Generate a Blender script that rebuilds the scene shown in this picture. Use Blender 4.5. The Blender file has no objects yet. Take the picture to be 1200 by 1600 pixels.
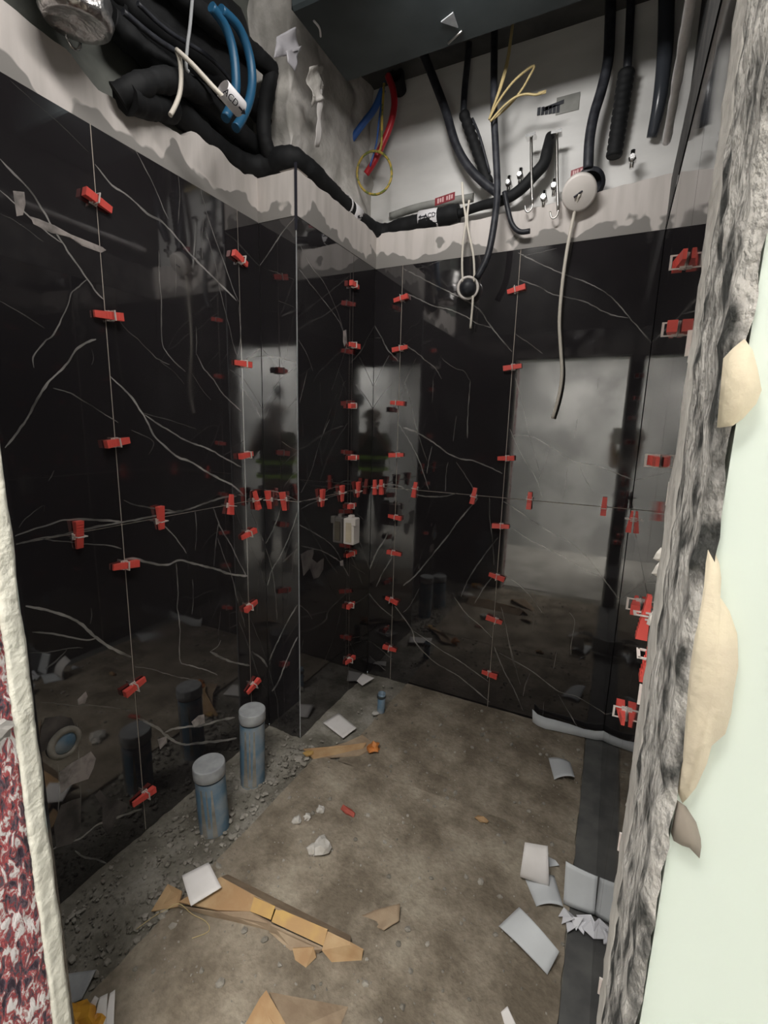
import bpy, bmesh, math, random
import numpy as np
from mathutils import Vector, Matrix, noise

random.seed(7)
S = bpy.context.scene
C = S.collection

# ------------------------------------------------------------------ camera
YAW, PITCH, ROLL, FPX, CAMH = 0.45392, 0.18275, 0.02613, 724.7, 1.5692
XL, XC, YC, YB, XR = -1.4839, -1.2838, 1.7268, 2.4479, 0.0992      # tile faces: left, column side, column front, back, right
ZJ, ZT = 1.2148, 2.4241                                            # mid joint and top of the tiling
Y1, Y3, X1, X2 = 0.9996, 2.2046, -1.1208, -0.5009
YI, YO, XJL, XJR, ZLINT = 0.40, 0.25, -0.875, 0.042, 2.19          # doorway

_f = Vector((-math.sin(YAW)*math.cos(PITCH), math.cos(YAW)*math.cos(PITCH), -math.sin(PITCH)))
_r = Vector((math.cos(YAW), math.sin(YAW), 0))
_u = _r.cross(_f)
CR = _r*math.cos(ROLL) + _u*math.sin(ROLL)
CU = -_r*math.sin(ROLL) + _u*math.cos(ROLL)
CF = _f
CO = Vector((0, 0, CAMH))
cd = bpy.data.cameras.new('camera'); cam = bpy.data.objects.new('camera', cd); C.objects.link(cam)
cd.sensor_fit = 'VERTICAL'; cd.sensor_height = 36; cd.lens = FPX/1600*36; cd.clip_start = 0.01
cam.matrix_world = Matrix(((CR.x, CU.x, -CF.x, 0), (CR.y, CU.y, -CF.y, 0), (CR.z, CU.z, -CF.z, CAMH), (0, 0, 0, 1)))
S.camera = cam

# ------------------------------------------------------------------ world, lights, exposure
W = bpy.data.worlds.new('world'); S.world = W; W.use_nodes = True
W.node_tree.nodes['Background'].inputs[0].default_value = (0.75, 0.82, 0.85, 1)
W.node_tree.nodes['Background'].inputs[1].default_value = 0.6

def area_light(name, loc, target, sx, sy, power, col, spread=180):
    l = bpy.data.lights.new(name, 'AREA'); l.shape = 'RECTANGLE'; l.size = sx; l.size_y = sy
    l.energy = power; l.color = col; l.spread = math.radians(spread)
    o = bpy.data.objects.new(name, l); C.objects.link(o); o.location = loc
    o.rotation_euler = (Vector(target)-Vector(loc)).to_track_quat('-Z', 'Y').to_euler()
    return o
area_light('ceiling_fill_light', (-0.50, 0.84, 3.22), (-1.25, 1.35, 2.2), 1.0, 0.14, 16, (1.0, 0.97, 0.93))  # added interior fill, unseen; no such lamp is known in the room
area_light('duct_fill_light', (-0.58, 1.40, 3.0), (-0.52, 2.45, 3.02), 0.3, 0.1, 3.4, (1.0, 0.98, 0.95), 110)  # added fill below the duct, brightens the upper back wall
area_light('doorway_fill_light', (-0.40, -0.45, 2.95), (-0.95, 1.05, 0), 0.8, 0.25, 11, (1.0, 0.97, 0.92), 75)  # added fill aimed through the doorway to lighten the floor
area_light('daylight_corridor_end', (2.7, -0.4, 1.45), (1.0, -1.5, 1.25), 1.5, 2.2, 24, (0.92, 1.0, 0.97))
area_light('daylight_corridor_other_end', (-2.9, -0.72, 1.45), (1, -0.72, 1.25), 1.5, 2.2, 12, (0.95, 1.0, 0.98))
area_light('corridor_wall_fill', (1.25, -1.05, 2.98), (1.25, -1.5, 1.1), 1.3, 0.2, 115, (1.0, 0.99, 0.95), 80)  # added light, brightens the corridor wall mirrored in the tile corners
area_light('corridor_ceiling_fill', (-0.5, -0.95, 2.95), (-0.5, -1.3, 0), 1.2, 0.3, 38, (1.0, 0.97, 0.92), 90)  # added light for the corridor wall mirrored in the back tiles

S.view_settings.view_transform = 'Standard'; S.view_settings.look = 'None'
S.view_settings.gamma = 1; S.view_settings.use_curve_mapping = False
S.view_settings.exposure = 0.0

# ------------------------------------------------------------------ helpers
def ray(x, y): return CF*FPX + CR*(x-600) - CU*(y-800)
def P(x, y, ax, v):
    """point of the photograph's sight line on the plane <axis ax> = v"""
    d = ray(x, y); return CO + d*((v-CO[ax])/d[ax])
def depth(p): return (Vector(p)-CO).dot(CF)
def px2m(p): return depth(p)/FPX

def new_mat(name): 
    m = bpy.data.materials.new(name); m.use_nodes = True
    return m, m.node_tree.nodes, m.node_tree.links, m.node_tree.nodes['Principled BSDF']
def mat(name, col, rough=0.6, metal=0.0, col2=None, scale=8.0, detail=5.0, lo=0.4, hi=0.65, bump=0.0, bscale=None, ior=1.45, stretch=None, trans=0.0, alpha=1.0):
    m, N, L, b = new_mat(name)
    b.inputs['Base Color'].default_value = (*col, 1)
    b.inputs['Roughness'].default_value = rough; b.inputs['Metallic'].default_value = metal
    b.inputs['IOR'].default_value = ior
    if trans: b.inputs['Transmission Weight'].default_value = trans
    if col2 or bump:
        tc = N.new('ShaderNodeTexCoord'); mp = N.new('ShaderNodeMapping')
        if stretch: mp.inputs['Scale'].default_value = stretch
        L.new(tc.outputs['Object'], mp.inputs[0])
    if col2:
        n = N.new('ShaderNodeTexNoise'); n.inputs['Scale'].default_value = scale; n.inputs['Detail'].default_value = detail
        r = N.new('ShaderNodeValToRGB'); r.color_ramp.elements[0].position = lo; r.color_ramp.elements[1].position = hi
        r.color_ramp.elements[0].color = (*col, 1); r.color_ramp.elements[1].color = (*col2, 1)
        L.new(mp.outputs[0], n.inputs[0]); L.new(n.outputs[0], r.inputs[0]); L.new(r.outputs[0], b.inputs['Base Color'])
    if bump:
        n2 = N.new('ShaderNodeTexNoise'); n2.inputs['Scale'].default_value = bscale or scale*3; n2.inputs['Detail'].default_value = 6
        bp = N.new('ShaderNodeBump'); bp.inputs['Strength'].default_value = bump; bp.inputs['Distance'].default_value = 0.01
        L.new(mp.outputs[0], n2.inputs[0]); L.new(n2.outputs[0], bp.inputs['Height']); L.new(bp.outputs[0], b.inputs['Normal'])
    return m

class MB:
    """collects geometry in world coordinates; build() links it as one mesh object"""
    def __init__(s): s.v = []; s.f = []; s.sm = []; s.col = None
    def add(s, vs, fs, smooth=False):
        o = len(s.v); s.v += [tuple(v) for v in vs]
        for f in fs: s.f.append([i+o for i in f]); s.sm.append(smooth)
        return s
    def box(s, a, b, bev=0.0):
        x0, y0, z0 = (min(a[i], b[i]) for i in range(3)); x1, y1, z1 = (max(a[i], b[i]) for i in range(3))
        if bev:
            bm = bmesh.new(); bmesh.ops.create_cube(bm, size=1)
            for v in bm.verts:
                v.co = Vector((x0 if v.co.x < 0 else x1, y0 if v.co.y < 0 else y1, z0 if v.co.z < 0 else z1))
            bmesh.ops.bevel(bm, geom=bm.edges[:], offset=bev, segments=1, affect='EDGES')
            bm.verts.index_update(); s.add([v.co[:] for v in bm.verts], [[v.index for v in f.verts] for f in bm.faces]); bm.free(); return s
        return s.add([(x0,y0,z0),(x1,y0,z0),(x1,y1,z0),(x0,y1,z0),(x0,y0,z1),(x1,y0,z1),(x1,y1,z1),(x0,y1,z1)],
                     [(0,3,2,1),(4,5,6,7),(0,1,5,4),(1,2,6,5),(2,3,7,6),(3,0,4,7)])
    def obox(s, c, ax, ay, az):
        """box with centre c and half-extent vectors"""
        c, ax, ay, az = map(Vector, (c, ax, ay, az))
        vs = [c+ax*i+ay*j+az*k for k in (-1,1) for i, j in ((-1,-1),(1,-1),(1,1),(-1,1))]
        return s.add(vs, [(0,3,2,1),(4,5,6,7),(0,1,5,4),(1,2,6,5),(2,3,7,6),(3,0,4,7)])
    def tube(s, pts, r, seg=8, cap=True, res=4, smooth=True, lump=0.0):
        pts = [Vector(p) for p in pts]
        rs = r if isinstance(r, (list, tuple)) else [r]*len(pts)
        if res > 1 and len(pts) > 2:
            q = []; qr = []
            for i in range(len(pts)-1):
                p0, p1, p2, p3 = pts[max(i-1,0)], pts[i], pts[i+1], pts[min(i+2,len(pts)-1)]
                for k in range(res):
                    t = k/res
                    q.append(0.5*((2*p1)+(p2-p0)*t+(2*p0-5*p1+4*p2-p3)*t*t+(-p0+3*p1-3*p2+p3)*t**3)); qr.append(rs[i]+(rs[i+1]-rs[i])*t)
            q.append(pts[-1]); qr.append(rs[-1]); pts, rs = q, qr
        vs = []; n = len(pts); up = None
        for i, p in enumerate(pts):
            t = (pts[min(i+1,n-1)]-pts[max(i-1,0)])
            t = t.normalized() if t.length > 1e-9 else Vector((0,0,1))
            if up is None: up = t.orthogonal().normalized()
            up = up-t*up.dot(t); up = up.normalized() if up.length > 1e-6 else t.orthogonal().normalized()
            b = t.cross(up)
            for k in range(seg):
                a = 2*math.pi*k/seg; dv = up*math.cos(a)+b*math.sin(a)
                rr = rs[i]*(1+lump*(noise.noise(p*22)+0.7*noise.noise((p+dv*rs[i])*55))) if lump else rs[i]
                vs.append(p+dv*rr)
        fs = [[i*seg+k, i*seg+(k+1)%seg, (i+1)*seg+(k+1)%seg, (i+1)*seg+k] for i in range(n-1) for k in range(seg)]
        s.add(vs, fs, smooth)
        if cap:
            o = len(s.v)-len(vs)
            s.f += [[o+k for k in range(seg)][::-1], [o+(n-1)*seg+k for k in range(seg)]]; s.sm += [False, False]
        return s
    def lathe(s, base, axis, prof, seg=24, smooth=True):
        """prof: list of (r, h) along axis from base"""
        base = Vector(base); t = Vector(axis).normalized(); u = t.orthogonal().normalized(); b = t.cross(u)
        vs = []
        for r, h in prof:
            for k in range(seg):
                a = 2*math.pi*k/seg; vs.append(base+t*h+(u*math.cos(a)+b*math.sin(a))*max(r, 1e-5))
        fs = [[i*seg+k, i*seg+(k+1)%seg, (i+1)*seg+(k+1)%seg, (i+1)*seg+k] for i in range(len(prof)-1) for k in range(seg)]
        return s.add(vs, fs, smooth)
    def prism(s, pts, nrm):
        """polygon pts extruded by vector nrm"""
        n = len(pts); pts = [Vector(p) for p in pts]; nrm = Vector(nrm)
        vs = pts+[p+nrm for p in pts]
        return s.add(vs, [list(range(n))[::-1], list(range(n, 2*n))]+[[i, (i+1)%n, n+(i+1)%n, n+i] for i in range(n)])
    def sheet(s, c, bulge=0.0, axis=0, n=8, th=0.0015, twist=0.0, wob=0.0):
        """bent thin sheet from 4 corner points"""
        c = [Vector(p) for p in c]; nr = (c[1]-c[0]).cross(c[3]-c[0]).normalized()
        if nr.z < 0: nr = -nr
        top = []
        for j in range(n+1):
            for i in range(n+1):
                a, b = i/n, j/n
                p = (c[0]*(1-a)+c[1]*a)*(1-b)+(c[3]*(1-a)+c[2]*a)*b
                t = a if axis == 0 else b
                p = p+nr*(bulge*4*t*(1-t)+twist*(a-.5)*(b-.5))
                if wob: p = p+nr*wob*noise.noise(p*23)
                top.append(p)
        vs = top+[p-nr*th for p in top]; m = n+1; o = m*m
        fs = []
        for j in range(n):
            for i in range(n):
                q = [j*m+i, j*m+i+1, (j+1)*m+i+1, (j+1)*m+i]
                fs += [q, [k+o for k in q][::-1]]
        rim = [i for i in range(n)]+[i*m+n for i in range(n)]+[n*m+i for i in range(n, 0, -1)]+[i*m for i in range(n, 0, -1)]
        fs += [[rim[k], rim[k]+o, rim[(k+1)%len(rim)]+o, rim[(k+1)%len(rim)]] for k in range(len(rim))]
        return s.add(vs, fs, True)
    def rock(s, c, r, sq=(1,1,0.7), sub=1, rough=0.35, seed=0):
        bm = bmesh.new(); bmesh.ops.create_icosphere(bm, subdivisions=sub, radius=1)
        off = Vector((seed*3.7+c[0]*31, seed*1.3+c[1]*17, seed*5.1))
        vs = []
        for v in bm.verts:
            d = v.co.normalized(); k = 1+rough*noise.noise(d*1.7+off)*1.6
            vs.append((c[0]+d.x*k*r*sq[0], c[1]+d.y*k*r*sq[1], c[2]+d.z*k*r*sq[2]))
        bm.verts.index_update(); s.add(vs, [[v.index for v in f.verts] for f in bm.faces]); bm.free(); return s
    def build(s, name, m=None, parent=None, org=None):
        me = bpy.data.meshes.new(name)
        o = bpy.data.objects.new(name, me); C.objects.link(o)
        pw = Vector((0,0,0))
        if parent is not None: pw = wloc(parent); o.parent = parent
        elif org is not None: pw = Vector(org); o.location = pw
        me.from_pydata([tuple(Vector(v)-pw) for v in s.v], [], s.f)
        me.polygons.foreach_set('use_smooth', s.sm)
        if s.col is not None:
            a = me.attributes.new('Col', 'FLOAT_COLOR', 'POINT')
            a.data.foreach_set('color', np.array(s.col, dtype=np.float32).ravel())
        if m: me.materials.append(m)
        me.update()
        return o
def wloc(o):
    p = Vector(o.location)
    while o.parent: o = o.parent; p = p+Vector(o.location)
    return p
def tag(o, label, cat, group=None, kind=None):
    o['label'] = label; o['category'] = cat
    if group: o['group'] = group
    if kind: o['kind'] = kind
    return o
def thing(name, label, cat, loc=(0,0,0), group=None):
    o = bpy.data.objects.new(name, None); C.objects.link(o); o.location = loc; o.empty_display_size = 0.05
    return tag(o, label, cat, group)
def struct(name, mb, m=None):
    o = mb.build(name, m); o['kind'] = 'structure'; return o

# ------------------------------------------------------------------ materials
def tile_material():
    m, N, L, b = new_mat('polished_black_tile')
    b.inputs['IOR'].default_value = 2.18
    tc = N.new('ShaderNodeTexCoord'); n = N.new('ShaderNodeTexNoise'); n.inputs['Scale'].default_value = 2.3; n.inputs['Detail'].default_value = 5
    r = N.new('ShaderNodeValToRGB'); r.color_ramp.elements[0].color = (0.016,0.0145,0.016,1); r.color_ramp.elements[1].color = (0.028,0.025,0.027,1)
    L.new(tc.outputs['Object'], n.inputs[0]); L.new(n.outputs[0], r.inputs[0]); L.new(r.outputs[0], b.inputs['Base Color'])
    n2 = N.new('ShaderNodeTexNoise'); n2.inputs['Scale'].default_value = 5; n2.inputs['Detail'].default_value = 8
    r2 = N.new('ShaderNodeMapRange'); r2.inputs[1].default_value = 0.45; r2.inputs[2].default_value = 0.8; r2.inputs[3].default_value = 0.03; r2.inputs[4].default_value = 0.12
    L.new(tc.outputs['Object'], n2.inputs[0]); L.new(n2.outputs[0], r2.inputs[0]); L.new(r2.outputs[0], b.inputs['Roughness'])
    return m
def vein_material():
    m, N, L, b = new_mat('pale_marble_vein'); a = N.new('ShaderNodeAttribute'); a.attribute_name = 'Col'
    L.new(a.outputs['Color'], b.inputs['Base Color']); b.inputs['Roughness'].default_value = 0.08; b.inputs['IOR'].default_value = 2.0
    return m
def plaster_material():
    """pale plaster with grey unpainted patches along its lower edge and vertical trowel streaks"""
    m, N, L, b = new_mat('pale_trowelled_plaster'); b.inputs['Roughness'].default_value = 0.85
    tc = N.new('ShaderNodeTexCoord'); sep = N.new('ShaderNodeSeparateXYZ'); L.new(tc.outputs['Object'], sep.inputs[0])
    n = N.new('ShaderNodeTexNoise'); n.inputs['Scale'].default_value = 4.5; n.inputs['Detail'].default_value = 3
    L.new(tc.outputs['Object'], n.inputs[0])
    h = N.new('ShaderNodeMath'); h.operation = 'MULTIPLY_ADD'; h.inputs[1].default_value = -0.42; L.new(n.outputs[0], h.inputs[0]); L.new(sep.outputs[2], h.inputs[2])
    mr = N.new('ShaderNodeMapRange'); mr.inputs[1].default_value = ZT-0.172; mr.inputs[2].default_value = ZT-0.164; L.new(h.outputs[0], mr.inputs[0])
    mp = N.new('ShaderNodeMapping'); mp.inputs['Scale'].default_value = (14, 14, 2.0); L.new(tc.outputs['Object'], mp.inputs[0])
    n2 = N.new('ShaderNodeTexNoise'); n2.inputs['Scale'].default_value = 1.5; n2.inputs['Detail'].default_value = 4; L.new(mp.outputs[0], n2.inputs[0])
    rp = N.new('ShaderNodeValToRGB'); rp.color_ramp.elements[0].position = 0.3; rp.color_ramp.elements[0].color = (0.54,0.50,0.47,1); rp.color_ramp.elements[1].position = 0.6; rp.color_ramp.elements[1].color = (0.66,0.61,0.58,1)
    L.new(n2.outputs[0], rp.inputs[0])
    mx = N.new('ShaderNodeMix'); mx.data_type = 'RGBA'; mx.inputs[6].default_value = (0.27,0.255,0.24,1)
    L.new(mr.outputs[0], mx.inputs[0]); L.new(rp.outputs[0], mx.inputs[7]); L.new(mx.outputs[2], b.inputs['Base Color'])
    bp = N.new('ShaderNodeBump'); bp.inputs['Strength'].default_value = 0.12; bp.inputs['Distance'].default_value = 0.01
    L.new(n.outputs[0], bp.inputs['Height']); L.new(bp.outputs[0], b.inputs['Normal'])
    return m
def floor_material(name, a, c, d):
    m, N, L, b = new_mat(name); b.inputs['Roughness'].default_value = 0.9; b.inputs['Specular IOR Level'].default_value = 0.2
    tc = N.new('ShaderNodeTexCoord')
    n = N.new('ShaderNodeTexNoise'); n.inputs['Scale'].default_value = 5.0; n.inputs['Detail'].default_value = 10; n.inputs['Roughness'].default_value = 0.62
    n2 = N.new('ShaderNodeTexNoise'); n2.inputs['Scale'].default_value = 60; n2.inputs['Detail'].default_value = 6
    r = N.new('ShaderNodeValToRGB'); e = r.color_ramp.elements; e[0].position = 0.40; e[0].color = (*a,1); e[1].position = 0.52; e[1].color = (*c,1); x = e.new(0.64); x.color = (*d,1)
    r2 = N.new('ShaderNodeMapRange'); r2.inputs[1].default_value = 0.3; r2.inputs[2].default_value = 0.72; r2.inputs[3].default_value = 0.88; r2.inputs[4].default_value = 1.12
    mx = N.new('ShaderNodeMix'); mx.data_type = 'RGBA'; mx.blend_type = 'MULTIPLY'; mx.inputs[0].default_value = 1
    L.new(tc.outputs['Object'], n.inputs[0]); L.new(tc.outputs['Object'], n2.inputs[0]); L.new(n.outputs[0], r.inputs[0]); L.new(n2.outputs[0], r2.inputs[0])
    L.new(r.outputs[0], mx.inputs[6]); L.new(r2.outputs[0], mx.inputs[7]); L.new(mx.outputs[2], b.inputs['Base Color'])
    bp = N.new('ShaderNodeBump'); bp.inputs['Strength'].default_value = 0.7; bp.inputs['Distance'].default_value = 0.008
    L.new(n2.outputs[0], bp.inputs['Height']); L.new(bp.outputs[0], b.inputs['Normal'])
    return m
def speckle_material():
    """chiselled red block: red, near-black and white grains"""
    m, N, L, b = new_mat('red_speckled_masonry'); b.inputs['Roughness'].default_value = 0.85
    tc = N.new('ShaderNodeTexCoord'); mp = N.new('ShaderNodeMapping'); mp.inputs['Rotation'].default_value = (0.6,0,0); mp.inputs['Scale'].default_value = (1,1.9,0.75); L.new(tc.outputs['Object'], mp.inputs[0])
    n = N.new('ShaderNodeTexNoise'); n.inputs['Scale'].default_value = 48; n.inputs['Detail'].default_value = 5; n.inputs['Roughness'].default_value = 0.62; n.inputs['Distortion'].default_value = 0.7
    r = N.new('ShaderNodeValToRGB'); e = r.color_ramp.elements
    e[0].position = 0.36; e[0].color = (0.035,0.02,0.035,1); e[1].position = 0.44; e[1].color = (0.14,0.10,0.12,1)
    for p_, c_ in ((0.47,(0.30,0.035,0.045)), (0.51,(0.42,0.10,0.10)), (0.535,(0.42,0.31,0.31)), (0.58,(0.75,0.70,0.70))):
        q = e.new(p_); q.color = (*c_,1)
    L.new(mp.outputs[0], n.inputs[0])
    n3 = N.new('ShaderNodeTexNoise'); n3.inputs['Scale'].default_value = 14; L.new(tc.outputs['Object'], n3.inputs[0])
    ad = N.new('ShaderNodeMath'); ad.operation = 'MULTIPLY_ADD'; ad.inputs[1].default_value = 0.35; L.new(n3.outputs[0], ad.inputs[0])
    sb = N.new('ShaderNodeMath'); sb.operation = 'SUBTRACT'; sb.inputs[1].default_value = 0.175; L.new(n.outputs[0], sb.inputs[0]); L.new(sb.outputs[0], ad.inputs[2])
    L.new(ad.outputs[0], r.inputs[0]); L.new(r.outputs[0], b.inputs['Base Color'])
    bp = N.new('ShaderNodeBump'); bp.inputs['Strength'].default_value = 0.8; bp.inputs['Distance'].default_value = 0.004
    L.new(n.outputs[0], bp.inputs['Height']); L.new(bp.outputs[0], b.inputs['Normal'])
    return m

M = dict(
    tile=tile_material(), vein=vein_material(), plaster=plaster_material(), speckle=speckle_material(),
    grout=mat('beige_grout', (0.50,0.44,0.38), 0.9),
    dark_grout=mat('dark_grout', (0.05,0.047,0.045), 0.9),
    concrete=mat('grey_rough_concrete', (0.20,0.20,0.185), 0.9, col2=(0.34,0.34,0.32), scale=5, bump=0.5, bscale=14),
    film=mat('pale_dusty_film', (0.60,0.59,0.575), 0.5, col2=(0.76,0.75,0.73), scale=2.2, lo=0.35, hi=0.7, bump=0.25, bscale=5, stretch=(1,1,3)),
    lump=mat('lumpy_pale_plaster', (0.42,0.40,0.37), 0.9, col2=(0.64,0.61,0.58), scale=9, bump=0.6),
    duct=mat('dark_slate_duct', (0.034,0.044,0.047), 0.6, col2=(0.055,0.067,0.07), scale=4),
    ceil=mat('dark_dusty_slab', (0.05,0.05,0.05), 0.9, col2=(0.09,0.09,0.085), scale=5),
    film2=mat('white_glossy_film', (0.85,0.82,0.82), 0.25, col2=(0.72,0.69,0.69), scale=14, bump=0.6, bscale=20), dim_patch=mat('dull_tile_patch', (0.13,0.115,0.11), 0.5, col2=(0.05,0.045,0.045), scale=14),  # dull patch colour also carries reflections painted on the tiles
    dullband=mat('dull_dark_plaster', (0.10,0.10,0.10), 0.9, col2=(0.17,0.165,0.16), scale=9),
    greenwall=mat('grey_green_render', (0.10,0.105,0.095), 0.9, col2=(0.19,0.195,0.175), scale=5, bump=0.5, bscale=14),
    riser=mat('dark_blue_grey_riser', (0.045,0.05,0.06), 0.25),
    black=mat('black_rubber_insulation', (0.003,0.0035,0.0045), 0.75, col2=(0.011,0.012,0.014), scale=25, lo=0.5, hi=0.8),
    cable_black=mat('dusty_black_cable', (0.014,0.015,0.02), 0.5, col2=(0.035,0.037,0.045), scale=30),
    white_cable=mat('ivory_cable', (0.68,0.63,0.55), 0.5),
    white_plastic=mat('white_plastic', (0.74,0.69,0.65), 0.45),
    label=mat('white_label', (0.80,0.78,0.80), 0.6), ink=mat('black_ink', (0.02,0.02,0.03), 0.6),
    red_label=mat('dark_red_label', (0.22,0.02,0.03), 0.5), pink=mat('pale_pink_print', (0.62,0.40,0.40), 0.6),
    blue=mat('blue_conduit', (0.015,0.085,0.17), 0.4), blue2=mat('deep_blue_conduit', (0.03,0.10,0.34), 0.4), red=mat('red_conduit', (0.42,0.02,0.03), 0.4),
    yellow=mat('yellow_green_wire', (0.48,0.34,0.07), 0.5, col2=(0.16,0.19,0.05), scale=40, lo=0.5, hi=0.55), straw=mat('straw_wire', (0.46,0.36,0.17), 0.5),
    chrome=mat('dull_chrome', (0.75,0.75,0.75), 0.22, 1.0), steel=mat('zinc_wire', (0.42,0.41,0.39), 0.35, 1.0), foil=mat('crinkled_foil', (0.68,0.66,0.65), 0.28, 1.0, bump=1.0, bscale=28),
    wedge=mat('red_wedge_plastic', (0.78,0.105,0.085), 0.38), clip=mat('milky_clip_plastic', (0.72,0.66,0.62), 0.4),
    pvc=mat('dusty_blue_pvc', (0.10,0.18,0.26), 0.55, col2=(0.32,0.34,0.35), scale=9, lo=0.42, hi=0.68), tape=mat('grey_wrap_cap', (0.36,0.37,0.38), 0.7, col2=(0.27,0.28,0.29), scale=20),
    paper=mat('white_card', (0.72,0.69,0.68), 0.8, col2=(0.64,0.61,0.59), scale=9), paper2=mat('cool_grey_white_card', (0.60,0.62,0.64), 0.7, col2=(0.52,0.54,0.56), scale=6),
    bag=mat('clear_white_film', (0.33,0.32,0.34), 0.35), bagw=mat('bright_white_film', (0.68,0.68,0.72), 0.3), card=mat('tan_cardboard', (0.33,0.20,0.10), 0.85, col2=(0.42,0.29,0.16), scale=12, bump=0.2),
    cardy=mat('yellow_tape_cardboard', (0.46,0.29,0.09), 0.6, col2=(0.37,0.22,0.09), scale=14), cardp=mat('dusty_brown_cardboard', (0.25,0.18,0.12), 0.9, col2=(0.33,0.25,0.17), scale=14, bump=0.3),
    orange=mat('orange_scrap', (0.55,0.20,0.05), 0.6, col2=(0.42,0.15,0.04), scale=25), gold=mat('amber_yellow_wrap', (0.72,0.36,0.04), 0.5, col2=(0.55,0.24,0.03), scale=30),
    stone=mat('pale_stone', (0.50,0.48,0.45), 0.9, col2=(0.40,0.37,0.33), scale=30), grit=mat('grey_grit', (0.17,0.155,0.13), 0.95, col2=(0.34,0.315,0.275), scale=14), shard=mat('red_shard', (0.33,0.07,0.05), 0.8),
    floor=floor_material('dusty_grey_screed', (0.14,0.128,0.105), (0.22,0.205,0.172), (0.31,0.29,0.255)),
    sheet=floor_material('dusty_brown_board', (0.155,0.128,0.096), (0.24,0.203,0.157), (0.32,0.28,0.22)),
    strip=mat('dark_slate_strip', (0.075,0.075,0.075), 0.85, col2=(0.12,0.12,0.115), scale=9),
    jamb=mat('rough_cement_jamb', (0.045,0.045,0.042), 0.95, col2=(0.50,0.47,0.44), scale=42, lo=0.38, hi=0.56, bump=0.9, bscale=110, stretch=(1,1.4,0.75)),
    jamb_edge=mat('pale_cement_edge', (0.42,0.39,0.36), 0.95, col2=(0.52,0.49,0.45), scale=9, bump=0.4, bscale=40),
    edge=mat('pale_plaster_edge', (0.66,0.64,0.56), 0.9, col2=(0.52,0.50,0.43), scale=16, lo=0.5, hi=0.8, bump=0.5, bscale=50),
    paint=mat('pale_green_white_paint', (0.58,0.64,0.58), 0.6, col2=(0.54,0.59,0.54), scale=3), mortar=mat('beige_mortar', (0.62,0.54,0.40), 0.9, col2=(0.50,0.43,0.33), scale=22, bump=0.3), mortar2=mat('grey_brown_mortar', (0.20,0.17,0.14), 0.9),
    outside=mat('corridor_grey_plaster', (0.72,0.70,0.68), 0.9, col2=(0.46,0.45,0.44), scale=2.2, lo=0.42, hi=0.62), outfloor=mat('corridor_screed', (0.34,0.32,0.29), 0.9, col2=(0.25,0.235,0.21), scale=4),
    smear_and_reflection=mat('pale_smear_reflection', (0.42,0.37,0.35), 0.8, col2=(0.20,0.18,0.17), scale=30),  # plaster smears, and a card's reflection painted on the tile
)

# ------------------------------------------------------------------ structure: floor, walls, ceiling
mb = MB(); nx, ny = 110, 130
x0, x1, y0, y1 = XL-0.01, XR+0.01, YO, YB+0.01
for j in range(ny+1):
    for i in range(nx+1):
        x = x0+(x1-x0)*i/nx; y = y0+(y1-y0)*j/ny
        rough = 1.0 if x < -1.12 else 0.55
        z = (0.010*noise.noise(Vector((x*5,y*5,1)))+0.007*noise.noise(Vector((x*19,y*19,3)))+0.004*noise.noise(Vector((x*47,y*47,5))))*rough
        mb.v.append((x, y, z-0.004))
for j in range(ny):
    for i in range(nx):
        a = j*(nx+1)+i; mb.f.append([a, a+1, a+nx+2, a+nx+1]); mb.sm.append(True)
floor = struct('floor', mb, M['floor'])
MB().box((-4,-3,-0.06),(4,YO,0.0)).build('corridor_screed', M['outfloor'], floor)
MB().box((0.024,YI,-0.02),(XR,YB,0.006)).build('edge_strip', M['strip'], floor)

ZW = 3.35
def ragged(ptop, n, amp, fr):
    """piecewise-linear top profile with noise; ptop: list of (u, z)"""
    out = []
    us = [p[0] for p in ptop]; zs = [p[1] for p in ptop]
    for i in range(n+1):
        u = us[0]+(us[-1]-us[0])*i/n
        out.append((u, float(np.interp(u, us, zs))+amp*noise.noise(Vector((u*fr, 7.3, fr)))))
    return out
def wall_shell(name, boxes): 
    b = MB()
    for q in boxes: b.box(*q)
    return struct(name, b, M['dark_grout'])

wl = wall_shell('wall_left', [((-1.75,YI,0),(XL-0.0115,YC+0.0115,ZT))])
wb = wall_shell('wall_back', [((XC-0.02,YB+0.0115,0),(0.4,YB+0.25,ZT))])
wr = wall_shell('wall_right', [((XR+0.0115,YI,0),(XR+0.25,YB+0.25,ZT))])
wc = wall_shell('wall_column', [((-1.75,YC+0.0115,0),(XC-0.0115,YB+0.25,ZT))])

# upper masonry, set back behind the plaster band so that a ledge remains
MB().box((-1.75,YI,ZT),(XL-0.085,YC+0.10,ZW)).build('upper_masonry', M['greenwall'], wl)
MB().box((XC-0.40,YB+0.085,ZT),(0.4,YB+0.25,ZW)).build('upper_masonry', M['film'], wb)
MB().box((XR+0.03,YI,ZT),(XR+0.25,YB+0.25,ZW)).build('upper_masonry', M['ceil'], wr)
b = MB(); n_ = 22
for j in range(n_+1):
    for i in range(2*n_+1):
        z = ZT+(ZW-ZT)*j/n_
        if i <= n_: p = Vector((XL-0.15+(XC-0.085-XL+0.15)*i/n_, YC+0.075, z)); nn = Vector((0,-1,0))
        else: p = Vector((XC-0.085, YC+0.075+(YB+0.15-YC-0.075)*(i-n_)/n_, z)); nn = Vector((1,0,0))
        p = p+nn*(0.028*noise.noise(p*6)+0.02*noise.noise(p*15))
        b.v.append(p)
for j in range(n_):
    for i in range(2*n_):
        a = j*(2*n_+1)+i; b.f.append([a, a+1, a+2*n_+2, a+2*n_+1]); b.sm.append(True)
b.build('upper_masonry', M['lump'], wc)

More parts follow.
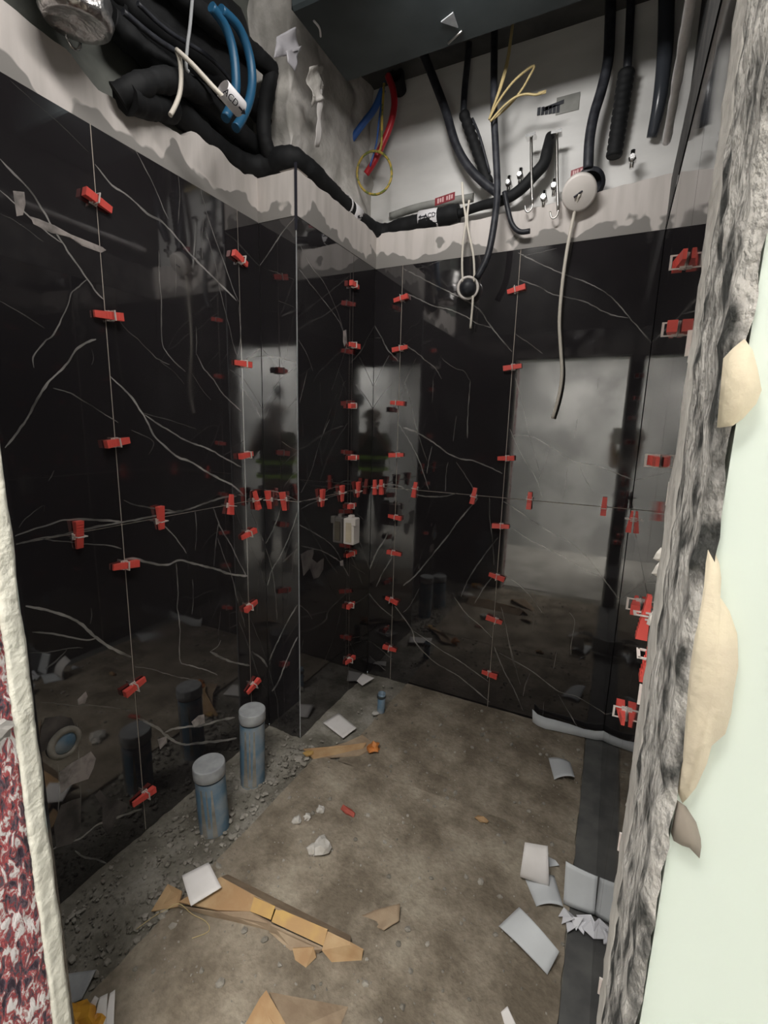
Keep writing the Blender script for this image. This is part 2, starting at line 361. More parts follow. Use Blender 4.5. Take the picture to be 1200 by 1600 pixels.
def band(parent, fn, prof, zb=ZT-0.004, m='plaster'):
    """strip of plaster: fn(u, z, d) -> point; d=0 front, d>0 into the wall"""
    b = MB(); n = len(prof)
    for u, z in prof:
        for q in ((zb, 0.0), ((zb+z)/2, -0.002*noise.noise(Vector((u*9,2,1)))), (z-0.006, 0.0), (z, 0.012), (z, 0.085)): b.v.append(fn(u, q[0], q[1]))
    for i in range(n-1):
        for k in range(4): b.f.append([i*5+k, (i+1)*5+k, (i+1)*5+k+1, i*5+k+1]); b.sm.append(False)
    return b.build('plaster_band', M[m], parent)
profL = ragged([(YI,2.60),(0.79,2.595),(0.94,2.585),(1.03,2.54),(1.13,2.535),(1.22,2.565),(1.3,2.56),(1.38,2.60),(1.50,2.605),(1.60,2.585),(YC+0.001,2.60)], 90, 0.018, 16)
band(wl, lambda u,z,d: (XL-0.002-d, u, z), profL)
band(wc, lambda u,z,d: (u, YC-0.002+d, z), ragged([(XL-0.003,2.60),(XC+0.002,2.60)], 10, 0.006, 20))
band(wc, lambda u,z,d: (XC+0.002-d, u, z), ragged([(YC-0.002,2.60),(YB-0.001,2.605)], 40, 0.008, 18))
band(wb, lambda u,z,d: (u, YB-0.002+d, z), ragged([(XC+0.001,2.605),(-0.9,2.585),(-0.4,2.60),(XR,2.64)], 60, 0.007, 18))
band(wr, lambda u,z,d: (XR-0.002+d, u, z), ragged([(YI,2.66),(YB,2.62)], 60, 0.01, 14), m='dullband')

MB().box((XC-.004,YC-.006,ZT-.06),(XC+.006,YC+.0005,2.615)).build('corner_gap', M['ink'], wc)
MB().box((XC-.001,YC-.0035,0.0),(XC+.0025,YC+.0005,ZT-.06)).build('corner_trim', M['tape'], wc)
ce = struct('ceiling', MB().box((-1.8,YI,ZW),(0.4,YB+0.3,ZW+0.1)), M['ceil'])
# wall with the doorway the view comes through
wf = MB()
wf.box((-4,YO,0),(XJL-0.004,YI-0.001,3.35)); wf.box((XJR+0.004,YO,0),(4,YI-0.001,3.35)); wf.box((XJL-0.004,YO,ZLINT),(XJR+0.004,YI-0.001,3.35))
wf = struct('wall_front', wf, M['paint'])
MB().box((XL,YI,0),(XJL-0.012,YI+0.008,ZT)).box((XJR+0.012,YI,0),(XR,YI+0.008,ZT)).box((XJL-0.012,YI,ZLINT+0.01),(XJR+0.012,YI+0.008,ZT)).build('inner_tiling', M['tile'], wf)
MB().box((XL,YI,ZT),(XR,YI+0.006,3.35)).build('inner_masonry', M['ceil'], wf)
def reveal(name, x, sgn, ya, yb, m, n1=14, n2=150, amp=0.004, z1=ZLINT, edge=0.004):
    """rough reveal surface of the doorway, facing sgn along x"""
    b = MB()
    for j in range(n2+1):
        z = z1*j/n2
        for i in range(n1+1):
            t = i/n1; y = ya+(yb-ya)*t+edge*noise.noise(Vector((z*9, 3*t, x)))*(1 if i in (0,n1) else 0.4)
            q = Vector((x*7, y*40, z*22)); xx = x+sgn*(0.003+amp*0.5*noise.noise(q)+amp*0.8*noise.noise(Vector((1,y*75,z*60)))+amp*0.5*noise.noise(Vector((4,y*160,z*130))))
            if i in (0,n1): xx -= sgn*0.006
            b.v.append((xx, y, z))
    for j in range(n2):
        for i in range(n1):
            a = j*(n1+1)+i; b.f.append([a, a+1, a+n1+2, a+n1+1]); b.sm.append(True)
    return b.build(name, m, wf)
reveal('speckled_reveal', XJL-0.003, 1, YO, 0.372, M['speckle'], 16, 220, 0.003)
reveal('plaster_edge', XJL, 1, 0.366, YI, M['edge'], 8, 160, 0.0022, edge=0.005)
reveal('cement_reveal', XJR, -1, YO-0.004, 0.352, M['jamb'], 18, 260, 0.0028, edge=0.003)
reveal('cement_edge', XJR, -1, 0.34, YI, M['jamb_edge'], 8, 200, 0.0018, edge=0.006)
MB().rock((XJL+.002,.345,P(14,1135,0,XJL).z), .016, (.35,1.3,1.0), 2, .5, 4).rock((XJL+.001,.35,P(8,1010,0,XJL).z), .008, (.35,1.3,1.4), 2, .5, 8).build('mortar_lump', M['plaster'], wf)
# lumps squeezed out on the inner edge of the right jamb
b = MB()
for (px, py, r) in ((1031,868,5),(1031,890,6),(1022,970,6),(990,1255,7),(1003,1140,8),(1018,1000,4),(1062,740,4),(1083,560,5)):
    p = P(px, py, 1, YI-0.004); b.rock((p.x, p.y, p.z), r*px2m(p)*1.5, (1,1,1.5), 1, 0.5, px)
b.build('cement_crumb', M['jamb_edge'], wf)
# mortar squeezed out on the bright outer face
for pts, mm in (([(1160,528),(1172,545),(1180,575),(1187,612),(1178,635),(1160,655),(1138,670),(1120,668),(1130,560)], 'mortar'),
            ([(1105,852),(1118,865),(1124,880),(1122,905),(1113,920),(1127,935),(1140,955),(1152,990),(1153,1030),(1145,1075),(1141,1110),(1131,1145),(1108,1165),(1100,1195),(1082,1235),(1066,1255),(1058,1235),(1075,1050)], 'mortar'),
            ([(1058,1250),(1072,1260),(1088,1285),(1095,1310),(1092,1330),(1075,1312),(1062,1308),(1048,1300)], 'mortar2')):
    b = MB(); q = [P(x, y, 1, YO) for x, y in pts]; c = sum(q, Vector())/len(q); n = len(q)
    vs = q+[c+(p-c)*0.9+Vector((0,-0.006,0)) for p in q]+[c+Vector((0,-0.009,0))]
    b.add(vs, [[i, (i+1)%n, n+(i+1)%n, n+i] for i in range(n)]+[[n+i, n+(i+1)%n, 2*n] for i in range(n)], True)
    b.build('mortar_smear', M[mm], wf)
# corridor behind the camera
wo = struct('wall_corridor', MB().box((-4,-1.62,0),(4,-1.5,3.2)), M['outside'])
struct('ceiling_corridor', MB().box((-4,-1.62,3.05),(4,YO,3.15)), M['outside'])
tag(MB().box((0.95,-1.5,1.95),(1.08,-1.47,2.05)).build('junction_box', M['black']), 'black junction box on the corridor wall behind the camera', 'junction box')

# ------------------------------------------------------------------ tiles
TILES = {}
def tile(wall, key, org, ua, va, na, u0, u1, v0, v1, g=0.0012):
    """tile slab; face plane through org, axes ua, va, outward normal na"""
    org, ua, va, na = Vector(org), Vector(ua), Vector(va), Vector(na)
    c = org+ua*((u0+u1)/2)+va*((v0+v1)/2)
    b = MB(); hu, hv, e, t = (u1-u0)/2-g, (v1-v0)/2-g, 0.0010, 0.011
    def ring(d, k): return [c+ua*(sx*(hu-k))+va*(sy*(hv-k))+na*d for sx, sy in ((-1,-1),(1,-1),(1,1),(-1,1))]
    vs = ring(0, e)+ring(-e, 0)+ring(-t, 0)
    fs = [(0,1,2,3)]+[[k*4+i, k*4+4+i, k*4+4+(i+1)%4, k*4+(i+1)%4] for k in (0,1) for i in range(4)]
    b.add(vs, [list(f) for f in fs])
    o = b.build('tile', M['tile'], wall)
    # grout filling the joints around the slab
    TILES.setdefault(key, []).append((o, u0, u1, v0, v1))
    return o
X_, Y_, Z_ = Vector((1,0,0)), Vector((0,1,0)), Vector((0,0,1))
PL = {  # plane key: (axis, value, u axis, normal, wall)
    'L': (0, XL, Y_, X_, wl), 'C': (1, YC, X_, -Y_, wc), 'S': (0, XC, Y_, X_, wc), 'B': (1, YB, X_, -Y_, wb), 'R': (0, XR, Y_, -X_, wr)}
SPANS = {'L': [YI, Y1, Y1+0.6, YC], 'C': [XL, XC], 'S': [YC, Y3, YB], 'B': [XC, X1, X2, XR], 'R': [YI, 0.71, 1.27, 1.86, YB]}
for k, (ax, val, ua, na, wall) in PL.items():
    org = na*0; org[ax] = val
    us = SPANS[k]
    for a, c in zip(us[:-1], us[1:]):
        tile(wall, k, org, ua, Z_, na, a, c, -0.02, ZJ); tile(wall, k, org, ua, Z_, na, a, c, ZJ, ZT)
    g = MB()
    for a in us[1:-1]:
        p = org+ua*a-na*0.006; g.obox(p+Z_*(ZT/2), ua*0.0013, na*0.0045, Z_*(ZT/2))
    p = org+ua*((us[0]+us[-1])/2)+Z_*ZJ-na*0.006; g.obox(p, ua*((us[-1]-us[0])/2), na*0.0040, Z_*0.0012)
    g.build('grout_lines', M['grout'], wall)

# ------------------------------------------------------------------ marble veins (inlaid ribbons, a part of each tile)
V = {'L': [
 (3,.34,(0,248),(18,267),(45,295),(68,330),(80,352),(98,380),(107,395),(120,412),(137,437),(150,455),(162,468)),
 (2,.28,(136,437),(120,450),(112,458),(107,475),(98,495),(84,522),(70,535),(55,553),(51,563),(53,575)),
 (2.6,.32,(0,297),(25,320),(47,340),(70,360),(85,371),(97,380)),(1.5,.12,(0,333),(30,350),(68,378)),(1.5,.18,(0,470),(25,485),(45,497),(70,513)),
 (3,.36,(150,530),(135,535),(120,545),(110,560),(95,578),(75,597),(60,620),(45,648),(30,672),(20,685),(8,700)),
 (1.8,.2,(83,606),(110,615),(140,632),(165,648),(185,660)),(1,.15,(143,545),(146,558),(143,570)),(1.5,.07,(15,125),(60,165),(100,200),(140,240)),
 (3,.34,(148,256),(163,275),(175,290),(195,302),(215,320),(232,335),(245,342),(257,350),(275,370),(300,400),(318,418),(340,440),(370,470)),
 (1.6,.24,(210,233),(225,260),(240,290),(252,318),(262,342)),(1.2,.2,(278,275),(281,300),(280,330),(278,350)),
 (1.6,.26,(313,295),(322,330),(335,370),(350,410),(362,445),(373,472)),(1.4,.2,(320,335),(316,360),(316,405)),
 (1.4,.2,(320,355),(330,390),(338,420),(342,445),(350,480),(358,510),(365,540),(370,555)),(1.5,.26,(373,475),(376,520),(374,545),(370,558)),
 (1.6,.24,(248,392),(249,430),(252,470),(252,500),(253,535),(262,552),(275,568),(290,580)),(1.2,.18,(274,400),(275,430),(274,465)),
 (1.5,.16,(183,498),(200,517),(215,530),(230,545),(245,560),(265,570)),(1.2,.1,(250,565),(270,580),(288,600)),
 (3,.4,(173,588),(190,605),(205,620),(218,640),(224,648),(232,662),(240,680),(260,700),(280,715),(300,723),(333,743),(363,758),(380,773)),
 (2.4,.34,(226,648),(260,670),(290,688),(317,698),(333,705),(353,717),(377,730)),(1.5,.12,(223,645),(260,655),(290,665),(320,675)),
 (1.4,.22,(306,510),(307,535),(306,555)),(2,.28,(307,553),(318,575),(333,593),(350,617),(377,643)),(1.2,.1,(300,583),(315,608),(330,625)),
 (1.8,.26,(382,562),(396,553),(406,545)),(2,.26,(378,605),(395,630),(408,655)),
 (3,.3,(22,838),(50,828),(75,820),(100,813),(130,812),(160,813),(190,815)),
 (3,.26,(25,850),(60,842),(100,835),(140,825),(170,820),(190,816),(215,812),(245,805),(270,800),(290,797),(310,790),(330,783),(350,777),(370,775)),
 (2,.2,(62,842),(100,846),(140,850),(170,852),(190,858)),(2,.2,(193,782),(215,790),(245,795),(285,800)),(1.6,.28,(253,818),(270,835),(285,855),(291,865)),
 (1.4,.24,(305,797),(307,830),(305,860)),(3.2,.4,(195,873),(210,873),(225,877),(250,882),(265,882),(280,875),(300,880),(333,888),(360,897),(387,900)),
 (2,.3,(333,793),(345,825),(360,850),(372,875),(385,900)),(1.5,.22,(342,815),(338,840),(334,885)),(1.6,.22,(340,840),(350,870),(362,900),(370,935),(378,960),(383,980)),
 (1.6,.26,(275,880),(278,920),(277,950),(281,980),(281,1030),(290,1038),(305,1042),(325,1048),(340,1055)),(1.2,.2,(301,905),(302,930),(300,960)),
 (4,.42,(40,947),(70,952),(95,960),(120,970),(138,985),(155,1000),(175,1013),(205,1027)),(3,.34,(50,988),(80,990),(110,996),(135,1000),(152,997)),
 (2,.12,(45,1020),(80,1018),(110,1013),(130,1012)),(3,.1,(70,1045),(90,1030),(105,1015)),(1.2,.2,(142,950),(143,962),(140,975)),
 (2,.12,(62,1097),(80,1098),(110,1102),(140,1102),(170,1105),(205,1110)),(1.4,.14,(210,1042),(235,1045),(260,1053),(290,1060),(310,1062)),
 (3.6,.36,(215,1122),(235,1132),(250,1140),(258,1148),(270,1157),(290,1163),(320,1160),(350,1157),(370,1153)),(3.4,.34,(257,1144),(275,1138),(300,1135),(317,1133),(345,1125),(367,1121)),
 (3.4,.34,(77,1329),(100,1318),(125,1310),(140,1298),(155,1287),(175,1281),(200,1271),(222,1263)),(3,.32,(117,1329),(131,1339),(148,1342),(166,1349)),
 (1.6,.2,(90,1195),(93,1230),(92,1260),(93,1290)),(1.6,.2,(120,1130),(122,1160),(124,1200),(127,1250)),
 (3,.28,(328,1018),(345,1027),(365,1035),(390,1040)),(2,.26,(328,1018),(340,1010),(345,1000)),(1.2,.12,(345,955),(341,990),(342,1005)),(3,.26,(393,1018),(402,1024),(410,1030),(418,1042)),
 (1.3,.16,(69,800),(69,790),(60,795),(40,810),(30,825)),(1.2,.14,(85,735),(80,745),(76,752)),(1.3,.14,(205,672),(240,690),(232,710))],
 'C': [(2.2,.28,(462,338),(440,365),(420,395),(406,415)),(1.3,.08,(410,418),(430,425),(460,437)),(1.4,.1,(435,470),(460,480)),
 (2,.26,(408,556),(430,558),(463,566)),(2,.26,(463,573),(440,590),(430,605),(415,630),(410,640)),(1.5,.2,(440,690),(455,700),(463,703)),
 (2,.24,(410,765),(430,768),(450,775),(466,783)),(2.2,.28,(440,790),(430,820),(415,850)),(2.2,.3,(465,800),(455,830),(440,865),(425,890),(418,915)),
 (1.6,.2,(415,855),(425,890),(430,925),(433,968)),(2.2,.28,(465,945),(450,970),(435,1000),(420,1033)),(2.6,.32,(465,995),(455,1015),(443,1045),(435,1065),(425,1080)),
 (1.2,.14,(420,1045),(428,1075),(434,1100),(435,1138))],
 'S': [(1.6,.2,(470,385),(485,415),(505,440),(520,470),(530,495),(537,520)),(1.9,.26,(467,420),(490,450),(510,475),(530,503),(540,530),(548,550)),
 (1.4,.18,(466,530),(480,555),(489,580)),(1.4,.18,(480,580),(474,605),(468,630)),(1.2,.12,(540,540),(535,560),(525,590),(518,610)),(1.2,.12,(540,595),(525,620),(510,660),(498,700)),
 (1.6,.2,(515,655),(500,690),(485,740),(470,770)),(1.8,.22,(467,783),(490,780),(505,770),(520,762),(540,760)),(1.6,.18,(470,795),(490,785),(520,775),(545,770)),
 (2,.24,(468,820),(490,832),(510,845),(525,860),(535,880)),(2,.24,(470,853),(500,860),(520,870),(533,880),(545,900)),(1.5,.18,(467,945),(480,955),(488,968)),
 (1.3,.1,(540,920),(525,985),(505,1040),(495,1080),(485,1118)),(1.2,.08,(480,975),(474,1000),(470,1020)),(1.2,.1,(548,790),(560,805),(575,815)),(1.3,.12,(547,880),(560,890),(575,900)),(1.4,.12,(547,998),(560,995),(576,997)),(1.2,.1,(547,1005),(556,1025),(565,1045))],
 'B': [(2,.24,(584,507),(595,525),(605,545),(623,565)),(1.6,.2,(608,555),(595,580),(583,605)),(1.6,.18,(612,600),(595,620),(582,640)),(1.5,.12,(584,528),(597,528)),
 (2,.26,(630,420),(650,430),(683,447),(710,460),(747,482),(767,510),(800,550)),(2,.24,(633,458),(650,465),(675,477),(700,483),(725,493),(745,505),(768,512)),(1.3,.1,(630,425),(660,418),(700,403)),
 (1.7,.22,(630,537),(650,550),(665,563),(680,575),(690,592)),(1.2,.14,(677,593),(676,620),(675,630)),(1.4,.14,(690,560),(710,575),(725,580),(735,595)),(1.6,.22,(735,595),(733,620),(731,650),(730,685)),(1.3,.18,(713,650),(708,690)),
 (1.4,.2,(632,597),(643,633),(650,667),(667,720)),(1.4,.16,(650,560),(633,597),(627,617)),(1.9,.28,(623,663),(640,690),(655,720),(665,750),(670,765)),
 (2.4,.3,(630,668),(650,675),(675,690),(700,708),(720,717),(740,720),(765,730),(785,740)),(1.6,.22,(675,697),(670,720),(667,740)),(1.4,.2,(700,722),(697,740),(696,768)),(1.5,.22,(713,722),(725,740),(735,755),(744,775)),
 (2,.26,(810,395),(830,405),(850,415),(880,428),(920,443),(950,460),(970,480),(985,498),(1000,515),(1019,538)),(2,.22,(810,437),(840,447),(865,460),(910,470),(940,485),(960,493),(982,497)),(1.3,.1,(815,400),(845,394),(870,388)),(1.6,.2,(805,522),(825,535),(848,553)),
 (1.4,.18,(805,590),(814,620),(820,650),(830,690),(843,737)),(1.7,.26,(797,670),(813,707),(837,747),(847,778)),(2.2,.28,(800,680),(830,682),(860,698),(890,717),(905,723),(930,727),(960,738),(990,750)),(1.5,.2,(857,703),(850,730),(843,748)),
 (1.3,.14,(905,727),(915,750),(930,770)),(1.2,.14,(887,730),(880,780)),(1.2,.14,(902,655),(897,685)),(1.2,.14,(935,590),(933,610)),
 (2.2,.24,(590,757),(620,758),(640,768),(660,775),(690,776),(705,773),(715,770)),(2.4,.28,(607,830),(600,845),(590,860),(575,895)),(2,.24,(613,870),(597,897),(588,917)),
 (1.9,.24,(573,923),(593,947),(615,965)),(1.5,.16,(573,998),(593,1013),(613,1030)),(1.5,.16,(577,1025),(603,1048)),
 (2.3,.28,(746,778),(743,783),(717,813),(700,837),(673,870),(650,898),(630,915)),(1.4,.2,(765,777),(765,807),(770,850),(772,883)),(2,.26,(778,840),(757,867),(733,903),(720,933)),(1.8,.22,(770,900),(753,923),(742,943)),
 (1.6,.18,(655,920),(640,947),(630,957)),(2.3,.3,(617,947),(643,983),(650,1005),(680,1035),(717,1057),(765,1097)),(2,.26,(645,985),(667,1000),(693,1018),(717,1032),(763,1065)),(2,.26,(710,933),(727,957),(753,980),(770,998)),
 (2,.28,(787,783),(817,803),(857,830),(890,847),(917,870),(940,900),(970,940)),(2,.26,(797,823),(827,843),(867,863),(893,877),(917,893),(940,900)),(1.8,.24,(783,897),(810,913),(830,933),(847,957)),
 (1.6,.22,(783,948),(790,977),(800,1027),(807,1047)),(1.5,.2,(890,957),(898,972),(893,1003),(892,1023)),(1.2,.16,(870,1017),(865,1045)),(1.2,.1,(834,955),(832,990)),
 (2,.28,(772,1010),(787,1047),(803,1077),(817,1110)),(2,.28,(780,1020),(817,1040),(837,1053),(873,1080),(900,1088),(933,1107),(953,1120)),(1.4,.2,(795,1000),(803,1033),(813,1070)),(1.6,.2,(828,1052),(822,1067),(817,1088)),(1.5,.22,(872,1085),(887,1110),(903,1137)),(1.2,.14,(850,1095),(848,1118))]}
bins = {}
for k, lst in V.items():
    ax, val, ua, na, wall = PL[k]; ui = 1 if ua is Y_ else 0
    lo, hi = SPANS[k][0]+0.002, SPANS[k][-1]-0.002
    for w, br, *pp in lst:
        pts = [P(x, y, ax, val) for x, y in pp]
        q = []
        for i in range(len(pts)-1):      # smooth and wander a little, as stone veins do
            p0, p1, p2, p3 = pts[max(i-1,0)], pts[i], pts[i+1], pts[min(i+2,len(pts)-1)]
            ns = max(2, int((p2-p1).length/0.008)); ns = min(ns, 14)
            for t in [j/ns for j in range(ns)]:
                q.append(0.5*((2*p1)+(p2-p0)*t+(2*p0-5*p1+4*p2-p3)*t*t+(-p0+3*p1-3*p2+p3)*t**3))
        q.append(pts[-1])
        c = q[len(q)//2]; cu, cz = c[ui], c[2]
        ti = next((i for i, t in enumerate(TILES[k]) if t[1]-.02 <= cu <= t[2]+.02 and t[3] <= cz <= t[4]), 0)
        mbv = bins.setdefault((k, ti), MB())
        if mbv.col is None: mbv.col = []
        o = len(mbv.v); n = len(q)
        for i, p in enumerate(q):
            t = (q[min(i+1,n-1)]-q[max(i-1,0)]).normalized(); s_ = na.cross(t)
            wob = 0.0022*noise.noise(p*38)+0.0012*noise.noise(p*95)
            wd = w*(1.0 if k == 'L' else 0.82)*px2m(p)*0.5*(0.75+0.8*abs(noise.noise(p*30+Vector((5,1,2)))))*min(1, 0.35+min(i, n-1-i)/4)
            v = min(1.0, br*0.95*(0.75+0.7*noise.noise(p*14)))
            for sg in (-1, 1):
                e = p+s_*(wob+sg*wd)+na*0.00025
                e[ui] = min(max(e[ui], lo), hi)
                mbv.v.append(e); mbv.col.append((v, v*0.95, v*0.9, 1))
        for i in range(n-1): mbv.f.append([o+2*i, o+2*i+1, o+2*i+3, o+2*i+2]); mbv.sm.append(False)
for (k, ti), m_ in bins.items(): m_.build('marble_veins', M['vein'], TILES[k][ti][0])

# plaster smears, pale patches and painted reflections on the tiles
def smear_and_reflection(plane, pts, th=0.0015, mname='smear_and_reflection', name='plaster_reflection_patch'):
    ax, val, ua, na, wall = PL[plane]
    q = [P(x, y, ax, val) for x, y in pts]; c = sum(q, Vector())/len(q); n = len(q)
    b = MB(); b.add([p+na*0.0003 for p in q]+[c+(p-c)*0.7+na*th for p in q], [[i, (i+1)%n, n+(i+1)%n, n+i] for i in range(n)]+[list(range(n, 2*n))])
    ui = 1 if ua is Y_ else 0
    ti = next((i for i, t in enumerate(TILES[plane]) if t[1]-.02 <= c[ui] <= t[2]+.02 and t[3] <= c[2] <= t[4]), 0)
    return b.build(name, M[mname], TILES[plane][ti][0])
smear_and_reflection('L', [(47,338),(60,342),(85,352),(110,366),(140,378),(160,386),(166,391),(158,395),(128,384),(110,372),(80,364),(52,350)])  # long pale streak on the nearest upper tile
smear_and_reflection('L', [(20,298),(38,300),(40,318),(36,336),(26,338)], 0.001)  # small pale patch left of the streak
smear_and_reflection('L', [(246,1155),(260,1150),(261,1160),(250,1171)])
smear_and_reflection('L', [(299,1128),(310,1118),(319,1116),(320,1130),(303,1136)])
smear_and_reflection('L', [(121,1093),(134,1080),(137,1088),(133,1099),(122,1102)])
smear_and_reflection('S', [(536,517),(541,515),(542,535),(538,542),(536,534)])
smear_and_reflection('S', [(531,877),(536,875),(537,884),(532,884)])
smear_and_reflection('L', [(92,1207),(112,1192),(130,1182),(142,1174),(150,1185),(146,1200),(138,1217),(112,1226),(95,1240)], 0.0008)  # mirrored card painted onto the tile as a pale patch
smear_and_reflection('L', [(95,1258),(112,1250),(127,1246),(126,1275),(127,1300),(112,1318),(88,1325),(84,1290)], 0.0006, 'dim_patch')  # dim blotch of reflection painted on the tile
smear_and_reflection('L', [(148,1242),(156,1234),(163,1243),(172,1252),(186,1250),(200,1256),(198,1268),(182,1276),(176,1296),(168,1306),(160,1290),(160,1262)], 0.0006, 'dim_patch')  # another reflection blotch, painted in the dull tone
smear_and_reflection('L', [(70,1122),(95,1118),(112,1122),(118,1136),(112,1146),(88,1150),(74,1170),(62,1178),(64,1140)], 0.0006, 'dim_patch')  # painted reflection of a rounded grey shape
smear_and_reflection('S', [(470,866),(480,860),(490,858),(486,872),(496,880),(506,872),(505,890),(498,902),(490,905),(484,888),(474,900)], 0.0008, 'dim_patch')  # dull patch on the column side tile
# cut hole with pipe end low on the left wall
hp = P(100, 1160, 0, XL)
t = thing('wall_outlet', 'pale rimmed pipe outlet with blue plug low on the left black wall', 'pipe outlet', hp)
MB().lathe(hp+X_*0.001, X_, [(0.052,0),(0.052,0.006),(0.046,0.012),(0.034,0.012),(0.034,0.004)], 28).build('mortar_ring', M['grit'], t)
MB().lathe(hp+X_*0.001, X_, [(0.034,0.004),(0.030,0.010),(0.0,0.011)], 24).build('plug', M['pvc'], t)

# ------------------------------------------------------------------ red wedge clips
def wedge_mesh():
    b = MB(); L_, hw = 0.088, 0.0125
    n = 9; top = []; bot = []
    for i in range(n+1):
        x = -L_/2+L_*i/n; h = 0.018-0.012*i/n; w = hw*(1.0-0.18*i/n)
        top.append((x, w, h+0.006)); bot.append((x, w, 0.004))
    vs = []
    for (x, w, h), (_, _, z) in zip(top, bot): vs += [(x,-w,z),(x,w,z),(x,w,h),(x,-w,h)]
    fs = [[0,3,2,1],[4*n,4*n+1,4*n+2,4*n+3]]
    for i in range(n):
        a = 4*i
        for k in range(4): fs.append([a+k, a+(k+1)%4, a+4+(k+1)%4, a+4+k])
    b.add(vs, [f[::-1] for f in fs])
    for i in range(6):  # grip ribs
        x = -0.036+i*0.0085; h = 0.0235-0.012*(x+L_/2)/L_
        b.box((x,-hw*0.9,h-0.001),(x+0.003,hw*0.9,h+0.0012))
    me = b.build('wedge', M['wedge']); d = me.data; bpy.data.objects.remove(me); return d
def clip_mesh():
    b = MB(); w = 0.0155
    b.box((-0.0015,-w,0.0),(0.0015,-w+0.003,0.030)); b.box((-0.0015,w-0.003,0.0),(0.0015,w,0.030)); b.box((-0.0015,-w,0.027),(0.0015,w,0.032))
    b.box((-0.011,-w,0.0004),(0.011,w,0.0022)); b.box((-0.008,-w,0.002),(-0.005,w,0.012)); b.box((0.005,-w,0.002),(0.008,w,0.012))
    me = b.build('clip_frame', M['clip']); d = me.data; bpy.data.objects.remove(me); return d
WM, CM = wedge_mesh(), clip_mesh()
ORD = ['top','second','third','fourth','fifth','sixth','seventh','eighth','ninth']
def put_clip(plane, p, ang, label, flip):
    ax, val, ua, na, wall = PL[plane]
    d = (ua*math.cos(ang)+Z_*math.sin(ang))*(-1 if flip else 1); y = na.cross(d)
    o = bpy.data.objects.new('tile_clip', None); C.objects.link(o); o.empty_display_size = 0.03
    o.matrix_world = Matrix(((d.x,y.x,na.x,p.x),(d.y,y.y,na.y,p.y),(d.z,y.z,na.z,p.z),(0,0,0,1)))
    tag(o, label, 'tile clip', 'red wedge clips levelling the black wall tiles')
    a = bpy.data.objects.new('wedge', WM); a.parent = o; C.objects.link(a)
    c = bpy.data.objects.new('clip_frame', CM); c.parent = o; C.objects.link(c); c.location.x = random.uniform(-0.012,0.012)
    return o
def nth(i, n): return 'lowest' if i == n-1 and n > 2 else ('topmost' if i == 0 else ORD[i]+' from top')
COLS = [('L', Y1, "left wall's nearest upright joint", [(150,315,-12),(160,492,4),(175,691,8),(195,882,-4),(209,1071,10),(222,1243,2)]),
        ('L', Y1+0.6, "left wall's joint beside the column", [(371,404,-14),(374,568,0),(380,711,6),(378,836,14),(390,946,10),(392,1072,24)]),
        ('S', Y3, "column's shaded side", [(552,446,0),(551,540,0),(549,634,4),(547,715,0),(547,790,0),(546,865,4),(546,945,-3),(545,1030,0)]),
        ('B', X1, "back wall's left upright joint", [(628,467,10),(627,545,10),(625,630,-4),(623,711,4),(620,808,-4),(619,864,-5),(616,938,-12),(613,1013,-6)]),
        ('B', X2, "back wall's middle upright joint", [(808,453,10),(804,574,8),(793,716,4),(786,822,2),(779,901,-10),(774,968,-12),(768,1053,-4)])]
for plane, uj, desc, lst in COLS:
    ax, val, ua, na, wall = PL[plane]
    for i, (x, y, a) in enumerate(lst):
        p = P(x, y, ax, val); p[1 if ua is Y_ else 0] = uj+random.uniform(-0.006,0.006)
        put_clip(plane, p, math.radians(a), f'red wedge clip, {nth(i,len(lst))} on the {desc}', i % 2 == (0 if plane == 'B' else 1))
ROWS = [('L', "left wall's level joint", [(120,836,0),(248,808,4),(358,788,-10),(398,780,12)]), ('C', "column front's level joint", [(422,777,4),(445,778,6)]),
        ('S', "column side's level joint", [(501,776,4),(532,768,8),(557,764,8)]), ('B', "back wall's level joint", [(570,762,4),(597,761,4),(649,766,-6),(741,773,-8),(828,780,0),(944,790,0)])]
SIDE = {2: ['left','right'], 3: ['leftmost','middle','rightmost'], 4: ['leftmost','second from left','third from left','rightmost'], 6: ['leftmost','second from left','third from left','fourth from left','fifth from left','rightmost']}
for plane, desc, lst in ROWS:
    ax, val, ua, na, wall = PL[plane]
    for i, (x, y, a) in enumerate(lst):
        p = P(x, y, ax, val); p.z = ZJ+random.uniform(-0.004,0.004)
        if plane == 'B' and p.x < XC+0.03: p.x = XC+0.03
        put_clip(plane, p, math.radians(90+a), f'upright red wedge clip, {SIDE[len(lst)][i]} on the {desc}', plane == 'L' and i < 2 or plane in 'CS')
for uj, desc, zs in ((1.27, "right wall's farther upright joint", [(1040,410),(1055,515),(1020,720),(995,945),(972,1113)]), (0.71, "right wall's upright joint beside the jamb", [(1080,535),(1045,770),(1005,1087),(975,1315),(950,1545)])):
    for i, (x, y) in enumerate(zs):
        p = P(x, y, 1, uj); p.x = XR
        put_clip('R', p, 0.0, f'red wedge clip, {nth(i,5)} on the {desc}', i % 2 == 0)
for i, (yy, a, w_) in enumerate(((2.1,90,'farthest'),(1.0,84,'middle'),(0.82,95,'nearest'))):
    put_clip('R', Vector((XR, yy, ZJ)), math.radians(a), f'upright red wedge clip, {w_} on right wall\'s level joint', False)

